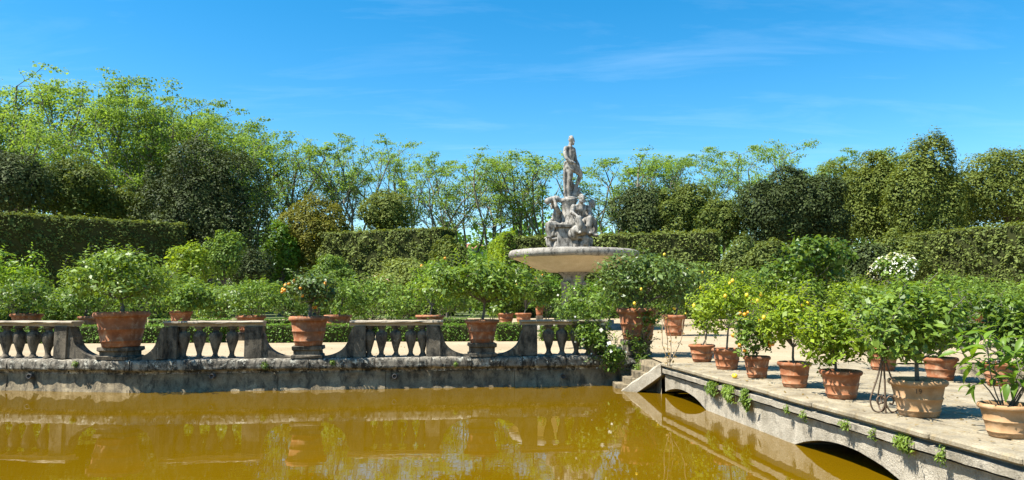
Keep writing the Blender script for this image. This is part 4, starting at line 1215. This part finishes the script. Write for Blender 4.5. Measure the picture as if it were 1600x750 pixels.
# nearest pot: long bright leaves on thin stems, every leaf its own piece
p, R_, h, D = pot_at(1575, 682, 0.024, 79, 630)
rng = np.random.default_rng(61)
o = empty('potted_shrub', p); tag(o, 'nearest potted shrub with long bright leaves on thin stems at the right edge', 'potted tree', G2)
po = obj('pot', lathe_mesh('pot', pot_profile(R_, h), 36, 0.0015, 9), 'buff_terracotta', o)
obj('rim', lathe_mesh('rim', rim_profile(R_, h), 36, 0.0012, 8), 'buff_terracotta', po)
obj('soil', lathe_mesh('soil', [(R_ * .83, h * .86), (R_ * .5, h * .885), (0.001, h * .90)], 18, 0.006, 9), 'soil', o)
bm = bmesh.new()                                     # one curved lance-shaped leaf of length 1
K = 6; Lv = []
for k in range(K + 1):
    f = k / K; wd_ = 0.17 * math.sin(PI * (f ** 0.8)) + 0.002; zc = -0.35 * f * f
    Lv.append([bm.verts.new((f, -wd_, zc + wd_ * .35)), bm.verts.new((f, 0, zc)), bm.verts.new((f, wd_, zc + wd_ * .35))])
for a_, b_ in zip(Lv, Lv[1:]):
    bm.faces.new((a_[0], b_[0], b_[1], a_[1])); bm.faces.new((a_[1], b_[1], b_[2], a_[2]))
leaf_me = bm_mesh('leaf', bm, True); leaf_me.materials.append(M['glossy_leaf'])
segs = []; count = 0
crown_top = float(at(1575, 497, D)[2]) - .024
spots = []
for s_ in range(9):
    a = rng.uniform(0, 2 * PI); q = np.array([math.cos(a) * .06, math.sin(a) * .06, h * .86]); d = unit(np.array([math.cos(a) * rng.uniform(.2, .8), math.sin(a) * rng.uniform(.1, .6), 1.0]))
    L = (crown_top - h) * rng.uniform(.7, 1.02); n = 9
    for k in range(n):
        d = unit(d + rng.normal(0, .07, 3)); q2 = q + d * L / n; segs.append((q, q2, .009 - .0006 * k, .0084 - .0006 * k))
        q = q2
        if k >= 2:
            if k < 8 and rng.random() < .75:             # a side twig
                u, v = frame_of(d); b_ = rng.uniform(0, 2 * PI); e = unit(u * math.cos(b_) + v * math.sin(b_) + np.array([0, 0, .5])); w_ = q + e * rng.uniform(.12, .26)
                segs.append((q, w_, .005, .003)); spots.append((w_, e)); spots.append(((q + w_) / 2, e))
            spots.append((q, d))
rng.shuffle(spots)
for q, e in spots[:145]:
    e = np.array(e); u, v = frame_of(e)
    for j in range(2):
        a = rng.uniform(0, 2 * PI)
        t_ = unit(u * math.cos(a) + v * math.sin(a) + e * .35 + np.array([0, 0, .05]))
        lf = obj('leaf', leaf_me, None, o, q)
        zz = unit(np.array([0, 0, 1.0]) - t_ * t_[2] + rng.normal(0, .25, 3)); zz = unit(zz - t_ * np.dot(zz, t_)); yy = np.cross(zz, t_)
        s_ = rng.uniform(.13, .22)
        mt_ = Matrix(((t_[0], yy[0], zz[0], q[0]), (t_[1], yy[1], zz[1], q[1]), (t_[2], yy[2], zz[2], q[2]), (0, 0, 0, 1))) @ Matrix.Diagonal((s_, s_, s_, 1))
        lf.matrix_local = mt_
obj('stems', tube_mesh('stems', segs, 5), 'bark', o)
# --- causeway, back row
G3 = 'potted trees on the far side of the causeway'
for i, (px, yb_, wpx, yr, cb, lm, lb) in enumerate([
  (1380, 580, 48, 543, (1318, 1420, 446, 548), 'citrus_leaf', 'citrus in a red pot behind the iron stand on the far side of the causeway'),
  (1470, 596, 52, 558, (1420, 1532, 462, 566), 'glossy_leaf', 'leafy tree in a red pot right behind the buff pot stamped 19'),
  (1562, 604, 50, 566, (1512, 1640, 466, 572), 'citrus_leaf', 'leafy tree in a pot behind the nearest potted shrub at the right edge'),
  (1262, 522, 30, 482, (1226, 1312, 428, 500), 'citrus_leaf', 'citrus in a pot on the gravel behind the fourth causeway pot'),
  (1165, 516, 28, 484, (1128, 1208, 418, 492), 'citrus_leaf', 'citrus in a pot on the gravel behind the second causeway pot'),
  (1212, 520, 26, 488, (1180, 1250, 440, 498), 'pale_citrus_leaf', 'pale citrus in a pot on the gravel behind the third causeway pot'),
  (1340, 524, 30, 492, (1296, 1386, 436, 506), 'pale_citrus_leaf', 'pale citrus in a pot on the gravel behind the fifth causeway pot'),
  (1440, 520, 30, 484, (1384, 1456, 432, 498), 'glossy_leaf', 'bright citrus in a pot on the gravel below the white flowering bush'),
  (1526, 524, 30, 488, (1470, 1560, 440, 506), 'rose_leaf', 'leafy bush in a pot on the gravel below the far right hedge'),
  (1598, 526, 30, 490, (1552, 1650, 436, 510), 'rose_leaf', 'leafy bush in a pot on the gravel at the right edge of the view'),
 ]):
    p, R_, h, D = pot_at(px, yb_ - 2, 0.024 if i < 3 else 0.0, wpx, yr)
    potted('potted_citrus_tree', p, R_, h, 'terracotta', crown_px(px, *cb, D, 0.024 if i < 3 else 0.0), lm, .10 if i < 3 else .13, 2600, lb, 50 + i, group=G3 if i < 3 else 'potted citrus on the gravel', trunk_r=.03, shoot=46)
# --- pots behind the balustrade: px, D, rim row, rim width, stand, crown box, leaf material, label
for i, (px, D, yr, wpx, stand, cb, lm, ex, lb) in enumerate([
  (42, 28.0, 490, 46, .35, (-14, 96, 436, 490), 'citrus_leaf', {}, 'potted lemon behind the leftmost balustrade bay'),
  (140, 28.0, 494, 34, .3, (82, 168, 440, 494), 'rose_leaf', {}, 'potted bush half hidden left of the largest pot'),
  (283, 30.0, 486, 34, .35, (252, 332, 440, 486), 'rose_leaf', {}, 'potted bush behind the second balustrade bay, left one with its rim in view'),
  (319, 42.0, 483, 22, .3, (296, 344, 446, 482), 'citrus_leaf', {}, 'small distant potted lemon above the second balustrade bay'),
  (348, 42.0, 481, 23, .3, (330, 386, 444, 480), 'citrus_leaf', {}, 'small distant potted lemon above the second balustrade bay, on the right'),
  (392, 28.6, 493, 46, .3, (350, 452, 434, 492), 'citrus_leaf', {}, 'rounded potted lemon behind the right end of the second balustrade bay'),
  (528, 28.9, 492, 44, .35, (492, 582, 432, 490), 'rose_leaf', {}, 'potted tree just right of the orange tree pot, beyond the box hedge'),
  (672, 29.0, 492, 46, .3, (640, 716, 396, 490), 'glossy_leaf', dict(fruit='orange', nf=2, fruit_s=1.0), 'tall bright potted lemon behind the third balustrade bay'),
  (790, 37.0, 489, 28, .3, (765, 825, 440, 488), 'citrus_leaf', {}, 'potted lemon behind the bushy lemon tree left of the fountain'),
  (818, 36.0, 489, 27, .3, (800, 862, 418, 488), 'citrus_leaf', dict(fruit='orange', nf=4, fruit_s=1.0), 'potted citrus left below the fountain bowl'),
  (843, 44.0, 476, 15, .6, (828, 864, 440, 474), 'rose_leaf', dict(fruit='orange', nf=5, fruit_s=1.0), 'slim raised pot with orange fruit at the foot of the fountain'),
  (1053, 32.0, 492, 38, .0, (1020, 1108, 418, 490), 'citrus_leaf', dict(fruit='lemon', nf=3, fruit_s=.7), 'potted lemon on the gravel right of the large dark lemon tree'),
 ]):
    z = float(at(px, yr, D)[2]); X = float(at(px, yr, D)[0])
    potted('potted_citrus_tree', (X, D, 0), wpx * .5 * pxm(D), z - stand, 'terracotta', crown_px(px, cb[0], cb[1], cb[2], cb[3] + 7, D, stand), lm, .12 if D < 30 else .15, 2300, lb, 80 + i, group='potted citrus behind the balustrade', trunk_r=.04, shoot=40, stand=stand, **ex)

# --- low box hedges behind the balustrade
hb_ = 'low box hedges of the parterre'
for i, (x0, d0, x1, d1, H, th, lb) in enumerate([
  (-60, 26.0, 168, 26.4, .62, .9, 'low clipped box hedge left of the largest pot'),
  (206, 26.4, 348, 26.8, .62, .9, 'low clipped box hedge right of the largest pot'),
  (408, 26.6, 562, 27.2, .64, .9, 'low clipped box hedge behind the orange tree pot'),
  (590, 27.4, 742, 27.6, .62, .9, 'low clipped box hedge behind the third balustrade bay'),
  (776, 27.6, 826, 27.8, .66, .9, 'low clipped box hedge right of the smallest balustrade pot'),
  (230, 33.0, 450, 33.4, .66, .9, 'second row box hedge seen above the second balustrade bay'),
  (500, 34.0, 730, 34.4, .66, .9, 'second row box hedge behind the third balustrade bay'),
  (846, 27.8, 948, 28.0, .6, .9, 'low clipped box hedge behind the rose covered balustrade bay')]):
    hedge(x0, d0, x1, d1, H, th, 'box_leaf', lb, .065, 260, 400 + i, .03, 'box_hedge', hb_, step=.35)

# --- garden bushes (roses and shrubs on the ground)
def bush(px, D, top, wpx, mat, label, seed, leaf=.145, n=2600, flowers=None, fl_n=0, name='rose_bush', cat='bush', shoot=50, bot=None, group=None, k=24, aspect=.5, fl_s=.07):
    rng = np.random.default_rng(seed)
    T = at(px, top, D); zt = float(T[2]); rx = wpx * .5 * pxm(D)
    o = empty(name, (float(T[0]), D, 0)); tag(o, label, cat, group)
    zb_ = 0.15 if bot is None else float(at(px, bot, D)[2])
    c = np.array([0, 0, (zt * .96 + zb_) / 2]); rz = (zt * .96 - zb_) / 2
    V, Q, cen, ss = bushy_crown(rng, c, (rx, rx * .85, rz), n, leaf, k, shoot, .4, aspect)
    V[:, 2] = np.maximum(V[:, 2], .02)
    obj('foliage', mesh_np('foliage', V, Q), mat, o)
    segs = []
    for s_ in range(4):
        b_ = np.array([rng.normal(0, .1), rng.normal(0, .1), 0]); f_ = np.array([b_[0] * 2, b_[1] * 2, max(.3, zb_ + rz * .4)])
        segs += path_segs([b_, f_], .03, .024) + limb_segs(rng, f_, cen, .03, 6)
    obj('stems', tube_mesh('stems', segs, 5), 'bark', o)
    if ss: tag(obj('twigs', tube_mesh('twigs', ss, 4), 'bark', o), kind='stuff')
    if flowers:
        P, N = blob_points(rng, cen, np.full((len(cen), 3), rx * .36), fl_n, .98, 1.12, .9)
        tag(obj('flowers', leaf_mesh('flowers', P, N, fl_s, rng, .9), flowers, o), kind='stuff')
    return o
BU = [ # px, D, top, width, material, label, extra
 (28, 40, 384, 116, 'glossy_leaf', 'tall bright green shrub at the left edge in front of the dark hedge', dict(leaf=.2)),
 (-40, 30, 440, 110, 'rose_leaf', 'rose bush cut by the left edge', {}),
 (98, 31, 446, 80, 'rose_leaf', 'rose bush behind the left side of the wide lemon tree', {}),
 (150, 44, 408, 120, 'rose_leaf', 'tall rose bush behind the wide lemon tree', dict(leaf=.18)),
 (232, 36, 430, 100, 'rose_leaf', 'rose bush right behind the wide lemon tree', {}),
 (290, 40, 424, 90, 'citrus_leaf', 'green bush in front of the yellow green shrub', dict(leaf=.16)),
 (350, 36, 440, 90, 'rose_leaf', 'rose bush in front of the grey green young tree', {}),
 (410, 46, 432, 110, 'box_leaf', 'green bush below the big dark holm oak', dict(leaf=.18)),
 (452, 38, 434, 80, 'rose_leaf', 'rose bush left behind the orange tree', {}),
 (572, 34, 424, 120, 'rose_leaf', 'rose bush with pale pink blooms behind the third balustrade bay', dict(flowers='pink_petal', fl_n=110)),
 (500, 44, 424, 90, 'rose_leaf', 'rose bush below the golden evergreen', dict(leaf=.17)),
 (636, 38, 436, 80, 'rose_leaf', 'rose bush with few pink blooms left of the tall bright potted lemon', dict(flowers='pink_petal', fl_n=20)),
 (700, 42, 404, 90, 'citrus_leaf', 'tall green bush behind the tall bright potted lemon', dict(leaf=.17)),
 (770, 46, 420, 90, 'box_leaf', 'green bush behind the lemon tree left of the fountain', dict(leaf=.18)),
 (850, 48, 424, 90, 'box_leaf', 'green bush at the left foot of the fountain', dict(leaf=.18)),
 (940, 47, 432, 100, 'box_leaf', 'green bush at the right foot of the fountain', dict(leaf=.18)),
 (912, 23.5, 448, 96, 'rose_leaf', 'loose rose bush with white blooms in front of the fountain foot', dict(flowers='white_petal', fl_n=26, n=2200)),
 (1010, 44, 406, 110, 'citrus_leaf', 'green bush behind the large dark lemon tree', dict(leaf=.18)),
 (1090, 46, 400, 100, 'rose_leaf', 'green bush behind the potted lemon on the gravel', dict(leaf=.18)),
 (1160, 44, 414, 100, 'citrus_leaf', 'green bush behind the yellow green lemon trees', dict(leaf=.18)),
 (1266, 36, 364, 140, 'citrus_leaf', 'fig tree with large pale leaves above the causeway citrus', dict(leaf=.22, n=2600, name='fig_tree', cat='tree', aspect=.75, bot=462, shoot=60)),
 (1220, 40, 424, 90, 'rose_leaf', 'green bush left below the fig tree', dict(leaf=.16)),
 (1320, 38, 432, 110, 'citrus_leaf', 'green bush right below the fig tree', dict(leaf=.16)),
 (1398, 38, 390, 70, 'rose_leaf', 'bush covered in white blossom before the dark shrubs', dict(leaf=.16, flowers='white_petal', fl_n=1700, name='flowering_bush', bot=446, fl_s=.10, shoot=90)),
 (1376, 34, 444, 90, 'rose_leaf', 'green bush left below the white blossom', {}),
 (1480, 36, 424, 110, 'rose_leaf', 'green bush right of the white blossom', dict(leaf=.15)),
 (1560, 38, 420, 120, 'rose_leaf', 'green bush in front of the far right hedge', dict(leaf=.15)),
 (1640, 34, 424, 110, 'rose_leaf', 'green bush at the right edge before the far right hedge', dict(leaf=.15)),
 (1590, 26, 486, 90, 'rose_leaf', 'low rose bush with red orange blooms at the right edge', dict(flowers='orange_petal', fl_n=40)),
 (1510, 25, 500, 110, 'rose_leaf', 'low rose bush behind the far side of the causeway', {}),
 (1430, 26, 492, 90, 'rose_leaf', 'low rose bush behind the back row pots of the causeway', {}),
]
for i, (px, D, top, wd_, mt, lb, ex) in enumerate(BU):
    bush(px, D, top, wd_, mt, lb, 500 + i, group=None, **ex)

# --- climbing rose over the last balustrade bay
def climber(name, boxes, mat, label, seed, flowers=None, fl_n=0, leaf=.075, cat='climber'):
    """boxes: (x0, x1, y0, y1, D, thickness, n) in photo pixels at a distance"""
    rng = np.random.default_rng(seed)
    x0, x1, y0, y1, D, th, n = boxes[0]
    base = at((x0 + x1) / 2, y1, D)
    o = empty(name, (base[0], D, 0.05)); tag(o, label, cat)
    org = np.array([base[0], D, 0.05]); parts, segs, FP = [], [], []
    for (x0, x1, y0, y1, D, th, n) in boxes:
        a, b_ = at(x0, y1, D), at(x1, y0, D); c = (a + b_) / 2; r = np.array([(b_[0] - a[0]) / 2, th, (b_[2] - a[2]) / 2])
        V, Q, cen, ss = bushy_crown(rng, c - org, r, n, leaf, 16, 34, .3, .55, (.35, .55), -1.0, .5)
        parts.append((V, Q)); segs += ss
        FP.append(blob_points(rng, cen, np.full((len(cen), 3), float(r[0]) * .5), 200, .95, 1.1, .9)[0])
        for i in range(8): segs += path_segs([np.array([rng.normal(0, .05), 0.05, 0]), (cen[i % len(cen)]) * .6, cen[i % len(cen)]], .013, .005)
    V, Q = join_arrays(parts)
    obj('foliage', mesh_np('foliage', V, Q), mat, o)
    tag(obj('stems', tube_mesh('stems', segs, 5), 'bark', o), kind='stuff')
    if flowers:
        FP = np.concatenate(FP); FP = FP[rng.choice(len(FP), min(fl_n, len(FP)), replace=False)]
        tag(obj('flowers', leaf_mesh('flowers', FP, rng.normal(size=FP.shape) * .4 + np.array([-.2, -1, .4]), 0.062, rng, .95), flowers, o), kind='stuff')
    return o
climber('climbing_rose', [(892, 962, 498, 562, 20.0, .28, 1500), (930, 982, 530, 588, 19.9, .25, 900), (860, 960, 470, 512, 20.3, .4, 900)], 'rose_leaf', 'climbing rose with white blooms hanging over the right end of the balustrade', 71, 'white_petal', 34)
climber('trailing_vine', [(975, 1022, 512, 556, 20.2, .22, 500), (990, 1012, 545, 584, 20.0, .14, 260), (1000, 1034, 482, 512, 19.9, .15, 260)], 'rose_leaf', 'trailing vine around the pot and plinth beside the water steps', 72)
# thin young climber on the gravel beside the steps
rng = np.random.default_rng(9)
p = on(1046, 572, 0.0)
o = empty('young_climber', p); tag(o, 'thin bare stemmed young climber on the gravel at the causeway corner', 'plant')
segs, LP, LN = [], [], []
for s_ in range(4):
    q = np.array([rng.normal(0, .04), rng.normal(0, .04), 0]); d = unit(np.array([rng.normal(0, .12), 0, 1.0]))
    for k in range(9):
        d = unit(d + rng.normal(0, .16, 3) + np.array([0, 0, .1])); q2 = q + d * .13; segs.append((q, q2, .011, .009)); q = q2
        for _ in range(2):
            LP.append(q + rng.normal(0, .07, 3)); LN.append(rng.normal(0, 1, 3) + np.array([0, -.3, .5]))
LP = np.array(LP); LP[:, 2] = np.maximum(.04, LP[:, 2])
obj('stems', tube_mesh('stems', segs, 5), 'stake_wood', o)
obj('foliage', leaf_mesh('foliage', LP, np.array(LN), .07, rng, .55), 'dry_leaf', o)

# --- wall ferns on the causeway face
def fern(px, py, wpx, hpx, label, seed, n=260, leaf=.042):
    rng = np.random.default_rng(seed)
    # the tuft roots in the string course: find the ray's distance to the causeway face
    D = 12.0
    for _ in range(40):
        X = at(px, py, D)[0]; tgt = lerp(edge_x(D), face_x(D), .6)
        D += (X - tgt) * -0.6
        D = min(18.1, max(7.0, D))
    c = at(px, py, D); rx = wpx * .5 * pxm(D) * 1.2; rz = hpx * .5 * pxm(D)
    o = empty('wall_fern', c); tag(o, label, 'plant', 'ferns growing from the causeway wall')
    y_ = rng.normal(0, .4, n) * rx * 1.2; f = rng.random(n)
    P = np.stack([-.03 - .10 * np.sin(f * PI) * rng.random(n), y_, rz * (1 - 2 * f) + rng.normal(0, .02, n)], 1)
    T = np.stack([-.5 + rng.normal(0, .5, n), rng.normal(0, .5, n), -.8 - .5 * f], 1)
    N = rng.normal(0, .5, (n, 3)) + np.array([-.6, -.3, .7])
    obj('fronds', leaf_mesh('fronds', P, N, leaf, rng, .35, .35, .1, T), 'fern_leaf', o)
    obj('stems', tube_mesh('stems', [(np.array([.06, y_[i] * .3, rz * .8]), P[i], .004, .002) for i in range(0, n, 9)], 4), 'bark', o)
for i, (px, py, wp, hp_, n, lb) in enumerate([
  (1116, 606, 34, 22, 620, 'wall fern farthest along the causeway face'), (1142, 614, 36, 26, 620, 'long tuft of wall fern in the second place from the causeway corner'),
  (1169, 622, 22, 34, 560, 'hanging wall fern in the third place from the causeway corner'), (1236, 640, 9, 12, 70, 'small wall fern between the two arches, left one'),
  (1262, 648, 11, 18, 90, 'small wall fern between the two arches, right one'), (1326, 664, 24, 12, 150, 'wall fern above the left end of the near arch'),
  (1371, 679, 9, 18, 70, 'thin wall fern above the crown of the near arch'), (1419, 693, 34, 24, 520, 'bright round wall fern above the near arch'), (1480, 713, 12, 28, 100, 'wall fern nearest to the right edge of the causeway')]):
    fern(px, py, wp, hp_, lb, 900 + i, n, .06 if i < 3 else .042)
# dry leaves fallen on the paving and the gravel
rng = np.random.default_rng(15)
n = 420
yy = rng.uniform(7.5, 18.0, n); xx = np.array([edge_x(y) for y in yy]) + 0.15 + rng.random(n) ** 1.2 * 4.2
P = np.stack([xx, yy, np.full(n, 0.036)], 1)
n2 = 500
P2 = np.stack([rng.uniform(-13, 9, n2), rng.uniform(21.2, 26.5, n2), np.full(n2, 0.012)], 1)
P = np.concatenate([P, P2])
tag(obj('fallen_leaves', leaf_mesh('fallen_leaves', P, rng.normal(0, .16, P.shape) + np.array([0, 0, 1.0]), .05, rng, .5, .35, .05), 'dry_leaf'), 'dry leaves scattered over the causeway paving and the gravel', 'leaves', kind='stuff')
# small weeds in the coping of the moat wall
for i, (px, row, sz, lb) in enumerate([(414, 570, .12, 'green weed in the coping below the second balustrade bay'), (118, 568, .10, 'weed in the coping left of the largest plinth'), (520, 566, .09, 'weed in the coping right of the orange tree plinth'), (712, 568, .09, 'weed in the coping between the third bay and the smallest pot'), (1008, 590, .16, 'weed growing from the top of the water steps')]):
    rng = np.random.default_rng(950 + i)
    c = wall_pt(px, -0.05, row) if px < 1000 else np.array([3.3, 19.7, -0.28])
    if px < 1000: c[2] = 1.55 - (row - 468) * c[1] / F
    o = empty('wall_weed', c); tag(o, lb, 'plant', 'weeds in the moat wall')
    n = 130; d = unit(rng.normal(0, 1, (n, 3)) + np.array([0, -.8, .4])); P = d * (sz * rng.random((n, 1)) ** .6)
    obj('leaves', leaf_mesh('leaves', P, d + np.array([0, 0, .8]), .04, rng, .4), 'fern_leaf', o)
    obj('stems', tube_mesh('stems', [(np.array([0, .06, -.02]), P[j], .004, .002) for j in range(0, n, 8)], 4), 'bark', o)
# fallen lemon on the paving
p = on(1148, 591, 0.024)
lm = obj('fallen_lemon', fruit_me['lemon'], None, None, (p[0], p[1], 0.07)); lm.rotation_euler = (1.5, .2, .4)
tag(lm, 'yellow fruit lying on the causeway edge below the second pot', 'fruit')

# --- wrought iron stand beside the buff pot
p = on(1384, 646, 0.024)
o = empty('iron_stand', p); tag(o, 'lyre shaped wrought iron plant stand with scrolls on the causeway', 'stand')
s_ = pxm(float(p[1]))
def curve2(pts, n=26):
    pts = np.array(pts, float); P = np.vstack([2 * pts[0] - pts[1], pts, 2 * pts[-1] - pts[-2]]); out = []
    for i in range(1, len(P) - 2):
        for t_ in np.linspace(0, 1, 6, endpoint=False):
            a, b_, c, d = P[i - 1], P[i], P[i + 1], P[i + 2]
            out.append(.5 * (2 * b_ + (c - a) * t_ + (2 * a - 5 * b_ + 4 * c - d) * t_ ** 2 + (3 * b_ - a - 3 * c + d) * t_ ** 3))
    out.append(pts[-1]); return np.array(out)
for name, ang, mir in (('leg', 0, -1), ('leg', 0, 1), ('leg', PI / 2, 1)):
    pr = [(2, 92), (4, 78), (9, 58), (18, 34), (23, 18), (19, 4), (9, 1), (2, 10), (2, 20), (8, 25), (13, 20), (11, 13), (7, 14)]
    pts = curve2([(mir * a * s_, 0, b_ * s_ + .013) for a, b_ in pr])
    l_ = obj(name, tube_mesh(name, path_segs(pts, .011), 6), 'iron', o); l_.rotation_euler = (0, 0, ang)
obj('rod', tube_mesh('rod', path_segs([(0, 0, .0), (.004, 0, .4), (0, 0, 96 * s_)], .012), 6), 'iron', o)
obj('collar', lathe_mesh('collar', [(.001, .84 * 92 * s_), (.03, .85 * 92 * s_), (.03, .88 * 92 * s_), (.001, .89 * 92 * s_)], 10), 'iron', o)
for l, c in LABELS.items():
    if c > 1: print('REPEATED LABEL', c, l)
print('tris', sum(len(m.loop_triangles) or sum(len(p.vertices) - 2 for p in m.polygons) for m in bpy.data.meshes if len(m.polygons) < 400000))
